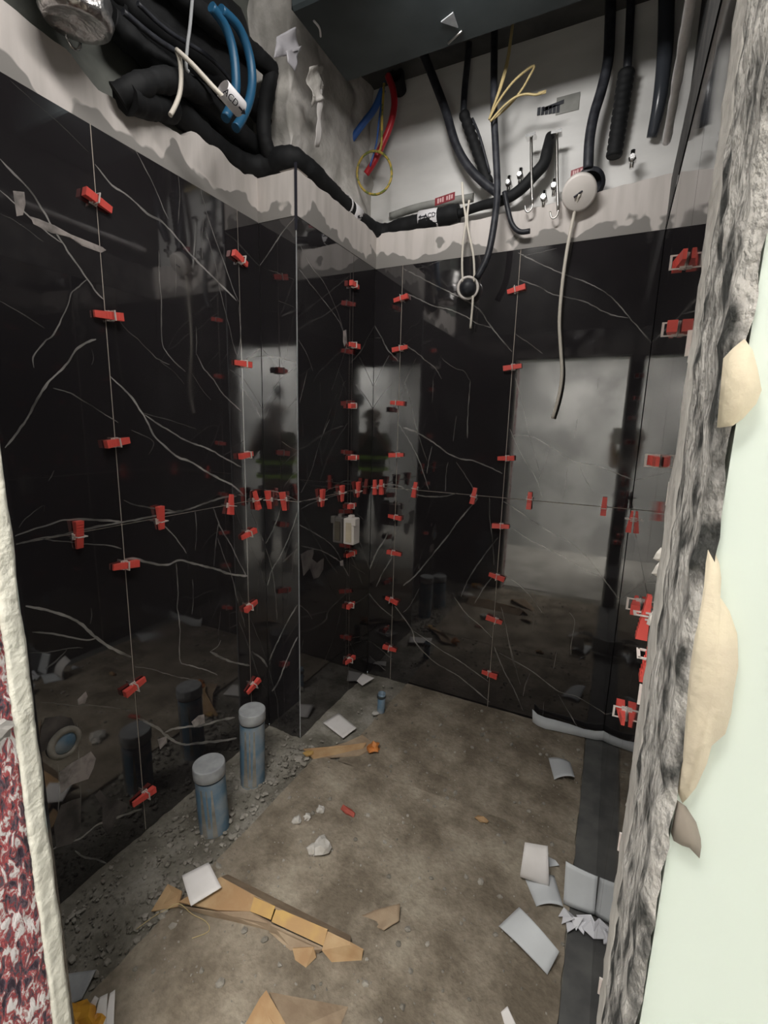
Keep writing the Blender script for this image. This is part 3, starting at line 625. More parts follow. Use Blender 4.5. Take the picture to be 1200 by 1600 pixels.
# ------------------------------------------------------------------ floor sheets and debris
def floor_slab(name, poly, z, th, m, label, cat):
    b = MB(); n = len(poly); pts = []
    for i in range(n):   # uneven worn edges
        a, c = Vector(poly[i]), Vector(poly[(i+1)%n]); k = max(2, int((c-a).length/0.03))
        nr = Vector((-(c-a).y, (c-a).x)).normalized()
        for j in range(k):
            q = a+(c-a)*(j/k); q = q+nr*0.006*noise.noise(Vector((q.x*13, q.y*13, 4))); pts.append((q.x, q.y, z))
    b.prism(pts, (0,0,th)); return tag(b.build(name, M[m], org=pts[0]), label, cat)
floor_slab('floor_board', [(-1.14,0.41),(0.02,0.41),(0.022,1.70),(-0.60,1.682),(-1.128,1.65)], 0.0, 0.011, 'sheet', 'large dusty brown board covering the middle of the floor', 'board')
floor_slab('floor_board', [(-1.02,1.665),(0.022,1.69),(0.02,2.438),(-1.00,2.438)], 0.0, 0.0095, 'sheet', 'dusty brown board on the floor along the back wall', 'board')
ZF = 0.012
def on_floor(x, y, z=ZF): return P(x, y, 2, z)

def capped_pipe(base, top, r, name, label):
    base, top = Vector(base), Vector(top); ax = top-base; h = ax.length; ax.normalize()
    t = thing(name, label, 'pipe', base, 'capped blue drain pipes by the left wall')
    MB().lathe(base-Z_*0.01, ax, [(r,0),(r,h-0.05)], 32).build('pipe_body', M['pvc'], t)
    c = MB(); rr = r*1.07
    c.lathe(base-Z_*0.01, ax, [(r,h-0.045),(rr,h-0.042),(rr*1.01,h-0.02),(rr,h)], 32); c.lathe(base-Z_*0.01, ax, [(rr,h),(rr*.985,h+.004),(rr*.95,h+.006),(0,h+.006)], 32, False); c.build('cap', M['tape'], t)
    b = MB()
    for k, (a, z0, w) in enumerate(((-2.3,0.02,0.004),(-1.05,0.04,0.003),(-1.4,0.0,0.006),(-0.7,0.0,0.005))):
        d = Vector((math.cos(a),math.sin(a),0)); s_ = Vector((-d.y,d.x,0))
        p0, p1 = base+d*(r+0.0008)+Z_*(z0), base+d*(r+0.0008)+ax*(h-0.08)
        b.add([p0-s_*w*1.8, p0+s_*w*1.8, p1+s_*w*0.5, p1-s_*w*0.5], [[0,1,2,3]])
        b.add([p0-s_*w*1.8-d*.002, p0+s_*w*1.8-d*.002, p1+s_*w*0.5-d*.002, p1-s_*w*0.5-d*.002], [[3,2,1,0]])
    b.build('mortar_drip', M['grit'], t)
    return t
capped_pipe((-1.300,1.395,0.0), (-1.292,1.395,0.352), 0.053, 'drain_pipe', 'tall blue drain pipe stub with grey cap, nearer the column')
capped_pipe((-1.262,1.135,0.0), (-1.272,1.13,0.285), 0.056, 'drain_pipe', 'blue drain pipe stub with grey cap, nearer the doorway')
sp = on_floor(595,1112); t = thing('floor_pipe', 'short narrow blue grey pipe stub standing near the back corner', 'pipe', sp)
MB().lathe(sp, (0.03,0,1), [(0.021,0),(0.021,0.115),(0.017,0.115),(0.017,0.03)], 18).build('pipe_body', M['pvc'], t)
MB().lathe(sp+Z_*0.085, (0.03,0,1), [(0.0215,0),(0.024,0.003),(0.024,0.016),(0.0215,0.019)], 18).build('pipe_collar', M['duct'], t)
MB().rock((sp.x-0.018,sp.y-0.03,0.012), 0.022, (1,1,0.5), 1, 0.4, 3).build('mortar_foot', M['stone'], t)

def sheet_thing(name, corners, label, cat, m='paper', **kw):
    b = MB().sheet(corners, **kw); return tag(b.build(name, M[m], org=corners[0]), label, cat)
F = on_floor
sheet_thing('tile_offcut', [F(505,1129,.016),F(529,1114,.022),F(557,1137,.020),F(536,1153,.016)], 'white square card lying on the floor beside the column foot', 'card', th=0.004)
sheet_thing('paper_scrap', [F(556,1063,.012),F(567,1052,.03),F(585,1059,.03),F(566,1071,.012)], 'small white scrap in the far corner of the floor', 'paper', th=0.002)
sheet_thing('card_square', [F(284,1368,.075),F(326,1347,.085),F(346,1386,.075),F(298,1415,.06)], 'white square card lying on the long crushed cardboard', 'card', th=0.004)
sheet_thing('paper_scrap', [F(857,1184,.014),F(891,1191,.016),F(898,1214,.05),F(866,1218,.014)], 'white curled scrap alone on the floor before the back wall', 'paper', 'paper2', bulge=0.012, axis=0)
# long curled strip against the back wall foot
b = MB(); ts = [(832,1108,1128),(840,1116,1134),(852,1121,1139),(868,1125,1142),(890,1131,1147),(912,1139,1152),(930,1142,1156),(944,1142,1157),(951,1135,1152)]
top = [P(x, y, 1, YB-0.03) for x, y, _ in ts]; bot = [P(x, y2, 2, 0.013) for x, _, y2 in ts]
n = len(ts); vs = top+bot+[p+Vector((0,-0.002,0.001)) for p in top]+[p+Vector((0,-0.003,0.002)) for p in bot]
fs = []
for i in range(n-1): fs += [[i,n+i,n+i+1,i+1],[2*n+i,2*n+i+1,3*n+i+1,3*n+i],[i,i+1,2*n+i+1,2*n+i],[n+i,3*n+i,3*n+i+1,n+i+1]]
fs += [[0,2*n,3*n,n],[n-1,2*n-1,4*n-1,3*n-1]]
tag(b.add(vs, fs, True).build('paper_strip', M['paper2'], org=bot[0]), 'long pale curled strip lying against the back wall foot', 'paper')
# cluster on the right
sheet_thing('curled_card', [F(812,1370,.03),F(858,1386,.03),F(856,1322,.13),F(820,1316,.12)], 'white curled card propped upright, upper left of the right-hand litter', 'card', 'paper', bulge=0.02, axis=1)
sheet_thing('folded_card', [F(820,1372,.014),F(866,1368,.02),F(880,1416,.035),F(838,1416,.014)], 'grey white card lying flat between the curled card and big sheet', 'card', 'paper2', bulge=0.012, axis=0)
sheet_thing('grey_scrap', [F(856,1338,.014),F(868,1344,.03),F(874,1352,.02),F(858,1354,.014)], 'tiny grey scrap behind the propped curled card', 'paper', 'paper2')
q = [Vector((0.075,1.38,0)) for _ in range(4)]
sheet_thing('leaning_card', [F(880,1412,.015),F(929,1430,.02),P(934,1370,1,F(929,1430).y+.03),P(884,1346,1,F(880,1412).y+.03)], 'white rectangular card leaning on the foot of the right wall', 'card', 'paper2', bulge=0.004, th=0.003)
b = MB(); c = F(899,1432,.016)
random.seed(3)
for k in range(7):
    a = -2.6+0.38*k; d = Vector((math.cos(a),math.sin(a),0)); s_ = Vector((-d.y,d.x,0)); l = random.uniform(.05,.085)
    z1 = random.uniform(.012,.04)
    b.prism([c+s_*.006, c+d*l*.5+s_*.02+Z_*z1, c+d*l+Z_*.004, c+d*l*.55-s_*.018+Z_*z1*.6], (0,0,.0012))
tag(b.build('crumpled_film', M['bagw'], org=c), 'crumpled clear white film in front of the leaning card', 'plastic film')
sheet_thing('bent_sheet', [F(779,1447,.02),F(811,1417,.06),F(874,1487,.06),F(855,1523,.015)], 'large white sheet arched on the floor, nearest of the right-hand litter', 'card', 'paper2', bulge=0.028, axis=1, n=14, th=0.002)
sheet_thing('paper_scrap', [F(783,1582,.02),F(793,1572,.03),F(806,1600,.02),F(790,1606,.012)], 'small white shard at the bottom edge of the view', 'paper', 'paper', wob=.006)
# long crushed cardboard
def poly_part(name, pts, m, parent, th=0.006):
    MBx = MB(); q = [F(x, y, z) for x, y, z in pts]; nr = (q[1]-q[0]).cross(q[2]-q[0]).normalized()
    if nr.z < 0: nr = -nr
    return MBx.prism(q, -nr*th).build(name, M[m], parent)
t = thing('crushed_carton', 'long crushed tan carton with yellow tape lying across the floor', 'carton', F(400,1440))
for nm, pts, m in (('end_flap', [(236,1424,.014),(262,1381,.045),(284,1392,.05),(279,1416,.02)], 'card'), ('long_panel', [(279,1409,.04),(345,1370,.065),(398,1400,.07),(391,1424,.045),(340,1422,.04)], 'card'),
    ('lower_panel', [(278,1414,.03),(340,1424,.04),(391,1424,.045),(424,1441,.04),(422,1453,.014),(345,1434,.014)], 'cardp'), ('tape_patch', [(397,1401,.072),(430,1416,.07),(423,1437,.048),(391,1424,.049)], 'cardy'),
    ('tape_panel', [(432,1418,.066),(512,1452,.062),(505,1478,.04),(424,1440,.044)], 'cardy'), ('side_panel', [(424,1443,.042),(505,1480,.036),(500,1486,.014),(455,1482,.013),(422,1453,.014)], 'cardp'),
    ('torn_end', [(512,1455,.06),(548,1472,.05),(568,1483,.03),(566,1497,.013),(520,1500,.013),(504,1481,.036)], 'card'), ('back_panel', [(345,1370,.065),(356,1366,.013),(548,1462,.013),(548,1472,.05),(430,1416,.068)], 'cardp'),
    ('torn_scrap', [(457,1482,.02),(490,1480,.034),(494,1496,.016),(478,1512,.013),(461,1500,.013)], 'card')): poly_part(nm, pts, m, t)
MB().tube([F(213,1452,.014),F(240,1432,.03),F(262,1420,.045),(F(280,1412,.05)),(F(300,1428,.02)),(F(322,1440,.014)),(F(326,1455,.013)),(F(300,1466,.013))], 0.0012, 5).build('string', M['straw'], t)
t = thing('torn_carton', 'torn brown carton strip with orange end near the column foot', 'carton', F(530,1170))
for nm, pts, m in (('panel', [(476,1178,.014),(540,1160,.03),(566,1148,.035),(590,1166,.02),(560,1180,.014),(500,1184,.013)], 'cardp'), ('flap', [(474,1170,.02),(545,1164,.045),(572,1160,.04),(566,1170,.02),(490,1184,.016)], 'card')): poly_part(nm, pts, m, t)
b = MB(); c = F(583,1168,.028); b.rock(c, 0.034, (0.8,1,0.8), 2, 0.55, 5); b.build('orange_end', M['orange'], t)
MB().rock(F(483,1178,.02), 0.022, (1.3,1,0.5), 1, 0.5, 9).build('orange_tip', M['cardy'], t)
t = thing('folded_flap', 'tan folded cardboard flaps at the bottom edge of the view', 'carton', F(430,1590))
for nm, pts, m in (('left_flap', [(380,1606,.014),(404,1563,.04),(440,1620,.05),(395,1640,.014)], 'card'), ('middle_flap', [(404,1562,.045),(416,1547,.05),(450,1606,.06),(432,1625,.04)], 'card'),
    ('right_flap', [(421,1550,.05),(544,1573,.014),(525,1620,.014),(452,1612,.06)], 'cardp')): poly_part(nm, pts, m, t)
# stones and shards
for x, y, r, lab in ((503,1327,14,'largest pale stone on the middle of the brown board'),(489,1330,9,'pale stone touching the left of the largest stone'),(464,1284,7,'round pale stone at the left of the small group on the board'),(480,1279,6,'pale stone standing just right of the round one'),(501,1267,6,'flat pale chip, farthest of the small stone group')):
    p = F(x, y, ZF); rr = r*px2m(p)*1.0; p.z += rr*0.45
    tag(MB().rock(p, rr, (1,1,0.75), 2, 0.35, x).build('stone', M['stone'], org=p), lab, 'stone', 'pale stones on the brown board')
p = F(545,1270,ZF); tag(MB().rock(p+Z_*.006, 0.026, (1.3,0.7,0.4), 1, 0.5, 4).build('brick_shard', M['shard'], org=p), 'small dark red shard lying behind the pale stones', 'shard')
p = F(755,1283,ZF); tag(MB().rock(p+Z_*.006, 0.026, (1.2,0.6,0.4), 1, 0.6, 8).build('wood_chip', M['card'], org=p), 'small tan chip on the board at right of centre', 'chip')
p = F(615,1425,ZF); tag(MB().sheet([F(560,1430,.014),F(625,1412,.04),F(624,1440,.016),F(600,1455,.014)], wob=.012, th=.004).build('dusty_scrap', M['cardp'], org=p), 'dusty brown flattened scrap right of the crushed carton', 'scrap')
p = F(190,1560,ZF)
sheet_thing('grey_plate', [F(98,1522,.03),F(150,1515,.02),F(128,1560,.012),F(98,1575,.012)], 'grey flat plate on the floor beside the left jamb', 'plate', 'tape', th=.006)
t = thing('wrapped_bundle', 'white strips and amber yellow wrap at the bottom left corner', 'bundle', F(145,1585))
for c4 in ([(126,1590,.02),(148,1556,.05),(154,1560,.05),(138,1600,.02)], [(146,1600,.03),(156,1558,.06),(168,1552,.06),(164,1610,.03)], [(162,1606,.03),(172,1552,.05),(180,1546,.05),(178,1606,.02)]):
    MB().sheet([F(*q) for q in c4], wob=.004, th=.003).build('white_strip', M['paper'], t)
MB().rock(F(128,1592,.03), .035, (1.3,1,.8), 2, .4, 2).build('amber_wrap', M['gold'], t); MB().rock(F(152,1597,.03), .022, (1,1,.8), 2, .4, 6).build('amber_wrap', M['gold'], t)
# pebbles and grit
random.seed(11); b = MB()
for k in range(2200):
    if random.random() < 0.62: x = random.uniform(XL+0.02, -1.13); y = random.uniform(0.45, 1.7)
    else: x = random.uniform(-1.12, 0.02); y = random.uniform(0.45, 2.38)
    r = 0.0026+0.009*random.random()**5
    z = 0.002 if x < -1.13 else 0.012
    b.rock((x, y, z), r, (1, random.uniform(.7,1.3), .7), 0 if False else 1, 0.4, k*0.37)
g = tag(b.build('grit', M['grit']), 'loose grey grit and pebbles scattered over the floor', 'grit', kind='stuff')
b = MB()
for k in range(60):
    x = -1.18+random.gauss(0,.04); y = random.uniform(0.7,1.75); b.rock((x,y,.008), random.uniform(.006,.014), (1.2,1,.5), 1, .5, k*1.7)
tag(b.build('rubble', M['grit']), 'low line of rubble along the left edge of the brown board', 'rubble', kind='stuff')

# ------------------------------------------------------------------ services above
dz = 3.05; dp = [P(545,135,2,dz), P(830,10,2,dz)]
t = thing('air_duct', 'dark slate duct box hanging under the ceiling', 'duct', (-0.7,1.7,dz))
MB().box((-1.225,1.62,dz),(0.09,2.02,dz+0.26), 0.01).build('duct_box', M['duct'], t)
b = MB(); a = P(490,32,2,dz-.002); c = P(501,57,2,dz-.002); b.tube([a,(a+c)/2+Vector((.01,0,0)),c], .004, 6); b.build('scratch', M['label'], t)
a = [P(689,33,2,dz-.001),P(708,18,2,dz-.001),P(716,42,2,dz-.001)]; MB().prism(a,(0,0,-.004)).build('bracket', M['tape'], t)
MB().tube([P(700,68,2,dz-.004),P(722,48,2,dz-.004)], .004, 6).build('bracket_wire', M['steel'], t)

def pipe(name, pts, r, m, label, cat='pipe', seg=14, res=5, parent=None):
    b = MB().tube(pts, r, seg, True, res if m != 'black' else res*3, True, 0.16 if m == 'black' and 'thin' not in label else 0.0)
    if parent: return b.build(name, M[m], parent)
    return tag(b.build(name, M[m], org=pts[0]), label, cat)
# insulated pipe lying on the ledge, round the column
t = thing('insulated_pipe', 'black insulated pipe lying on the plaster ledge around the column', 'pipe', P(690,335,1,YB+0.02))
zl = 2.645
path = [P(196,152,0,-1.45),P(225,160,0,-1.47),P(262,172,0,-1.50),Vector((-1.53,1.34,zl+.02)),Vector((-1.53,1.55,zl-.01)),Vector((-1.51,1.70,zl-.01)),Vector((-1.44,1.765,zl+.01)),Vector((-1.35,1.775,zl+.02)),Vector((-1.325,1.86,zl+.015)),Vector((-1.325,2.1,zl)),Vector((-1.32,2.36,zl-.015)),Vector((-1.27,2.485,zl-.03)),Vector((-1.15,2.482,zl-.02)),Vector((-0.98,2.478,zl-.008)),Vector((-0.83,2.478,zl-.002))]
MB().tube(path, [.042,.045,.043,.042,.042,.043,.046,.048,.046,.043,.042,.043,.041,.041,.041], 18, True, 14, True, 0.12).build('insulation', M['black'], t)
def sleeve(c, d, r, l, m, parent, name='label_sleeve'):
    c, d = Vector(c), Vector(d).normalized(); return MB().lathe(c-d*l/2, d, [(r*.98,0),(r,0.0005),(r,l-.0005),(r*.98,l)], 22).build(name, M[m], parent)
def word(txt, c, right, up, size, m, parent, name='lettering'):
    cu = bpy.data.curves.new('txt', 'FONT'); cu.body = txt; cu.size = size; cu.align_x = 'CENTER'; cu.align_y = 'CENTER'; cu.extrude = 0.0006
    tmp = bpy.data.objects.new('txt', cu); C.objects.link(tmp); dg = bpy.context.evaluated_depsgraph_get()
    me = bpy.data.meshes.new_from_object(tmp.evaluated_get(dg)); bpy.data.objects.remove(tmp)
    r_, u_ = Vector(right).normalized(), Vector(up).normalized(); n_ = r_.cross(u_); pw = wloc(parent)
    for v in me.vertices: v.co = Vector(c)+r_*v.co.x+u_*v.co.y+n_*v.co.z-pw
    o = bpy.data.objects.new(name, me); C.objects.link(o); me.materials.append(M[m]); o.parent = parent; return o
def arrow(c, d, up, l, w, m, parent):
    c, d, up = Vector(c), Vector(d).normalized(), Vector(up).normalized(); n_ = d.cross(up)*.0008
    b = MB(); b.prism([c-d*l*.5-up*w*.15, c+d*l*.05-up*w*.15, c+d*l*.05-up*w*.5, c+d*l*.5, c+d*l*.05+up*w*.5, c+d*l*.05+up*w*.15, c-d*l*.5+up*w*.15], n_); return b.build('arrow', M[m], parent)
sc = P(672,334,1,YB+0.035); sc = Vector((sc.x, 2.478, zl-.004)); sleeve(sc, X_, .0435, .105, 'label', t)
fc = sc+Vector((0,-.034,-.032)); upv = Vector((0,-.55,.83))
word('ACD', sc+Vector((.018,-.0455,-.004)), X_, Z_, .030, 'ink', t); arrow(sc+Vector((-.03,-.0455,-.004)), -X_, Z_, .03, .02, 'ink', t)
s2 = Vector((-1.325,2.26,zl-.006)); sleeve(s2, Y_, .0455, .08, 'label', t); arrow(s2+Vector((.038,.0,-.026)), -Y_, Vector((.6,0,.8)), .03, .022, 'ink', t)
sleeve(Vector((-1.325,2.185,zl-.002)), Y_, .046, .014, 'label', t, 'tape_ring')
# thin continuing pipe rising to the wall
pipe('thin_insulated_pipe', [Vector((-0.83,2.478,zl-.006)),P(750,322,1,2.46),P(785,313,1,2.44),P(812,297,1,2.44),P(836,272,1,2.44),P(850,255,1,2.44),P(856,232,1,2.46),P(860,214,1,2.52)], [.02,.021,.023,.025,.026,.027,.026,.024], 'black', 'thin black insulated pipe rising from the ledge to the back wall')
t2 = thing('red_tag', 'dark red label with pale print above the insulated pipe on the back ledge', 'label', P(695,312,1,YB+0.02))
def red_tag(t2, c, r_, wd, ht, up=Z_):
    n_ = Vector(r_).cross(up); b = MB().obox(c, Vector(r_)*wd/2, n_*.0015, up*ht/2); b.build('tag_plate', M['red_label'], t2)
    k = MB()
    for i, s_ in enumerate((-.33,-.21,-.09,.12,.24,.36)): 
        k.obox(Vector(c)+Vector(r_)*s_*wd-n_*(-.002 if n_.y < 0 else .002), Vector(r_)*wd*.04, n_*.0006, up*ht*(.26 if i % 2 else .32))
    k.build('tag_print', M['pink'], t2)
red_tag(t2, P(695,311,1,2.44), Vector((1,0,.12)).normalized(), .105, .035)
pipe('tag_pipe', [P(610,338,1,2.525),P(660,322,1,2.525),P(740,308,1,2.525)], .018, 'concrete', 'thin grey green pipe behind the insulated pipe on the back ledge')
t2 = thing('red_tag', 'dark red label beside the round white junction box', 'label', P(907,268,1,YB))
red_tag(t2, P(905,268,1,2.42), Vector((1,0,.15)).normalized(), .07, .03)
# black pipes along the upper left
for pts, r, lab in (([(150,-40),(215,20),(300,85),(390,160),(420,200)], .036, 'black insulated pipe high along the left wall, upper of two'), ([(170,30),(235,90),(310,150),(400,230),(432,255)], .040, 'black insulated pipe high along the left wall, lower of two')):
    pipe('black_pipe', [P(x, y, 0, -1.50) for x, y in pts], r, 'black', lab)
pipe('black_pipe', [P(230,-60,0,-1.42),P(300,10,0,-1.42),P(380,70,0,-1.43),P(425,110,0,-1.43)], .036, 'black', 'thick black insulated pipe nearest the duct at upper left')
pipe('black_pipe', [P(425,110,0,-1.43),P(412,190,0,-1.43),P(420,240,0,-1.43),P(440,262,0,-1.42)], .03, 'black', 'black pipe dropping to the ledge at the column')
pipe('flexible_hose', [P(185,152,0,-1.47),P(210,138,0,-1.44),P(250,126,0,-1.44),P(290,132,0,-1.46),P(325,160,0,-1.50),P(345,200,0,-1.53)], .035, 'black', 'black hose bending down onto the left ledge', 'hose')
t = thing('dark_backdrop', 'added black backdrop sheet above the ledge of the left wall', 'duct', (-1.6,1.3,2.85))  # added dark sheet that blacks out the void behind the pipes
b = MB()
for k in range(15):
    for i in range(9):
        a = math.pi*i/8*1.05-.1; q = Vector((-1.55+.10*math.sin(a), 0.98+.05*k, 2.98-.22*math.cos(a))); b.v.append(q+Vector((.02*noise.noise(q*14),0,.02*noise.noise(q*11+X_))))
for k in range(14):
    for i in range(8): a = k*9+i; b.f.append([a,a+1,a+10,a+9]); b.sm.append(True)
b.build('wrap', M['black'], t)  # surface of the added backdrop sheet, no real duct wrap
# foil duct end and bracket ring
fc = P(118,-12,0,-1.40); b = MB(); prof = []
for i in range(13): prof.append((0.082+(0.006 if i % 2 else 0), 0.02*i))
b.lathe(fc+Vector((0,0,-.075)), (0.05,-.1,1), [(0.0,0.02),(0.06,0.004),(0.078,0)]+prof[1:], 28); tag(b.build('foil_duct', M['foil'], org=fc), 'crinkled silver foil duct end at the upper left corner', 'duct')
rc = P(114,58,0,-1.47); b = MB(); b.tube([rc+Vector((0,math.cos(a)*.02,math.sin(a)*.028)) for a in [2*math.pi*k/16 for k in range(17)]], .004, 6, True, 1); tag(b.build('bracket_ring', M['chrome'], org=rc), 'small chrome hanger ring below the silver duct', 'ring')
for pts, r in (([(192,18),(240,58),(300,100),(352,158)], .009),([(215,5),(262,48),(330,92),(372,140)], .007)):
    pipe('thin_cable', [P(x, y, 0, -1.42) for x, y in pts], r, 'cable_black', 'thin dusty black cable across the black pipes, '+('nearer the ledge' if r == .009 else 'nearer the duct'), 'cable')
# blue conduits
pipe('blue_conduit', [P(x, y, 0, -1.31) for x, y in ((330,10),(350,38),(362,70),(368,110),(367,150),(352,185))], .0155, 'blue', 'left of the two blue conduits looping at upper left', 'conduit')
pipe('blue_conduit', [P(x, y, 0, -1.30) for x, y in ((345,15),(372,42),(388,80),(394,120),(390,155),(378,185),(368,200))], .0155, 'blue', 'right of the two blue conduits looping at upper left', 'conduit')
pipe('blue_conduit', [P(x, y, 1, 2.36) for x, y in ((598,140),(585,170),(566,195),(548,220),(535,240),(526,258))], .0165, 'blue2', 'straight blue conduit slanting down to the ledge past the column', 'conduit')
t = thing('red_conduit', 'red conduit hanging from a dark sleeve on the back wall', 'conduit', P(612,120,1,2.45))
MB().tube([P(x, y, 1, 2.40) for x, y in ((606,118),(614,140),(616,165),(610,195),(598,225),(585,252),(572,272))], .0165, 12, True, 5).build('conduit', M['red'], t)
MB().lathe(P(618,118,1,2.44), (0.1,-1,.25), [(.03,-.09),(.043,0),(.036,.004),(.03,-.02)], 20).build('sleeve', M['black'], t)
t = thing('earth_wire', 'coiled yellow wire loop hanging against the back wall', 'wire', P(585,270,1,2.36))
ctr = (585,270)
loop = [(600,130),(597,180),(596,225),(592,237)]
MB().tube([P(x, y, 1, 2.35) for x, y in loop]+[P(585+27*math.sin(a), 270-34*math.cos(a), 1, 2.35+.006*math.sin(a*2)) for a in [2*math.pi*k/20+.2 for k in range(41)]], .006, 7, True, 2).build('wire', M['yellow'], t)
MB().tube([P(600,128,1,2.355),P(592,190,1,2.36),P(588,225,1,2.36),P(578,260,1,2.36)], .0042, 7).build('wire', M['blue2'], t)
# black cables of the back wall
pipe('black_cable', [P(x, y, 1, 2.42) for x, y in ((650,60),(664,90),(680,130),(697,175),(712,225),(730,258),(752,282),(778,302))], .020, 'cable_black', 'thick black cable curving down left of the hangers', 'cable')
t = thing('black_conduit', 'black rod with ribbed sleeve slanting down beside the curved cable', 'conduit', P(728,175,1,2.46))
MB().tube([P(x, y, 1, 2.44) for x, y in ((734,40),(731,90),(726,140),(724,178))], .015, 12).build('rod', M['cable_black'], t)
a, c = P(724,176,1,2.44), P(764,288,1,2.46); b = MB(); d = c-a
b.tube([a+d*(i/30) for i in range(31)], [.026 if i % 3 else .022 for i in range(31)], 12, True, 1); b.build('ribbed_sleeve', M['black'], t)
MB().tube([P(738,185,1,2.42),P(750,215,1,2.42),P(765,270,1,2.44)], .006, 8).build('tie_wire', M['cable_black'], t)
t = thing('hanging_driver', 'round black fitting in a white ring hanging on a black cable', 'lamp fitting', P(733,450,1,2.25))
MB().tube([P(x, y, 1, yy) for x, y, yy in ((773,30,2.36),(772,100,2.34),(772,180,2.33),(775,240,2.32),(777,300,2.30),(772,350,2.27),(762,400,2.25),(745,435,2.24))], .0155, 12, True, 5).build('black_cable', M['cable_black'], t)
c = P(731,450,1,2.40); av = Vector((.35,-.9,-.15))
MB().lathe(c, av, [(.036,-.03),(.055,-.012),(.055,.006),(.047,.01),(.042,.002)], 28).build('white_ring', M['white_plastic'], t)
MB().lathe(c, av, [(.042,-.005),(.040,.014),(.030,.030),(.016,.037),(0,.038)], 24).build('black_body', M['cable_black'], t)
t = thing('white_flex', 'white flex strands hanging down to the round black fitting', 'cable', P(728,345,1,2.3))
MB().tube([P(x, y, 1, 2.38) for x, y in ((722,285),(724,315),(728,345),(724,375),(722,410),(723,442))], .0055, 8).build('strand', M['white_cable'], t)
MB().tube([P(x, y, 1, 2.385) for x, y in ((733,313),(730,340),(732,362),(739,395),(741,420),(741,440))], .0055, 8).build('strand', M['white_cable'], t)
MB().tube([P(x, y, 1, 2.40) for x, y in ((739,462),(738,480),(735,513))], .0058, 8).build('tail', M['white_cable'], t)
t = thing('straw_wires', 'straw yellow wires hooked over the middle black cable', 'wire', P(770,185,1,2.28))
for w_ in ([(803,25),(795,90),(785,130),(772,165),(764,187)], [(764,187),(778,160),(800,130),(822,110),(835,103),(828,118),(812,145),(790,170),(766,190)], [(766,190),(785,168),(805,152),(822,147),(838,148),(852,143)], [(800,40),(792,95),(780,140),(768,175)]):
    MB().tube([P(x, y, 1, 2.28+.004*k) for k, (x, y) in enumerate(w_)], .0048, 6).build('wire', M['straw'], t)
MB().obox(P(847,145,1,2.30), (.016,0,0), (0,.002,0), (0,0,.006)).build('wire_flag', M['straw'], t)
t = thing('hanging_junction', 'round white junction box at the end of a thick black cable', 'junction box', P(903,298,1,2.36))
MB().tube([P(x, y, 1, yy) for x, y, yy in ((955,-30,2.46),(953,40,2.45),(950,95,2.44),(940,140,2.43),(928,180,2.42),(921,220,2.41),(919,265,2.40))], .0215, 14, True, 5).build('black_cable', M['cable_black'], t)
c = P(905,302,1,2.36); av = (Vector((0,0,CAMH-.55))-c).normalized()
MB().lathe(c, av, [(.055,-.05),(.070,-.045),(.0715,-.01),(.069,.0),(.062,.003),(0,.005)], 36).build('box', M['white_plastic'], t)
MB().lathe(c+Vector((.035,.025,.03)), av, [(.02,-.09),(.062,-.075),(.066,-.05),(.05,-.045)], 24).build('cable_boot', M['cable_black'], t)
ex = c+av*.006
MB().tube([ex]+[P(x, y, 1, 2.405) for x, y in ((897,335),(887,385),(879,440),(874,500),(876,545),(878,585),(873,620),(863,654))], .0078, 10).build('white_cable', M['white_cable'], t)
MB().tube([ex+Vector((-.02,-.001,-.012)),ex+Vector((0,-.002,0)),ex+Vector((.012,-.001,.008))], .004, 6).build('cable_slit', M['ink'], t)
t = thing('black_conduit', 'black rod with ribbed sleeve at right, near the back right corner', 'conduit', P(970,180,1,2.48))
MB().tube([P(987,-40,1,2.47),P(984,40,1,2.47),P(980,112,1,2.47)], .017, 12).build('rod', M['cable_black'], t)
a, c = P(979,110,1,2.47), P(959,246,1,2.49); d = c-a; b = MB()
b.tube([a+d*(i/36) for i in range(37)], [.034 if i % 3 else .029 for i in range(37)], 14, True, 1); b.build('ribbed_sleeve', M['black'], t)
pipe('hook_cable', [P(x, y, 1, 2.40) for x, y in ((788,300),(793,325),(800,350),(812,362),(828,361))], .0115, 'cable_black', 'short black cable end curling up below the thin insulated pipe', 'cable')
# hangers and valves
def hanger(x, y0, y1, lab, w=8, wide=0.02):
    t = thing('pipe_hanger', lab, 'hanger', P(x, y0, 1, 2.45), 'wire hangers on the back wall')
    a, c = P(x, y0, 1, 2.42), P(x+1, y1, 1, 2.40)
    MB().obox(a, (.022,0,0), (0,.02,0), (0,0,.006)).build('anchor', M['chrome'], t)
    MB().tube([a, a*.5+c*.5, c+Z_*.03], .0065, 8).build('rod', M['steel'], t)
    MB().tube([c+Vector((0,0,.06)), c+Vector((0,0,.015)), c+Vector((-.012,0,0)), c+Vector((-.026,0,.004)), c+Vector((-.034,0,.03))], .004, 6).build('hook', M['steel'], t)
hanger(830,214,330,'wire hanger left of the rising black pipe'); hanger(870,209,340,'wire hanger right of the rising black pipe')
for x, y, lab in ((795,288,'small chrome valve left of the left wire hanger'),(813,276,'bright chrome valve touching the left wire hanger'),(850,311,'small chrome valve below the rising black pipe'),(866,293,'bright chrome nut beside the right wire hanger'),(988,249,'small chrome stub on the ledge near the right corner')):
    c = P(x, y, 1, 2.45); t = thing('valve', lab, 'valve', c, 'chrome fittings on the back ledge')
    MB().lathe(c+Vector((0,.02,0)), -Y_, [(.0,0),(.016,0),(.016,.03),(.011,.034),(.011,.05),(0,.05)], 6, False).build('nut', M['chrome'], t)
    MB().tube([c+Vector((0,0,-.035)), c+Vector((0,0,.035))], .009, 10).build('stem', M['chrome'], t)
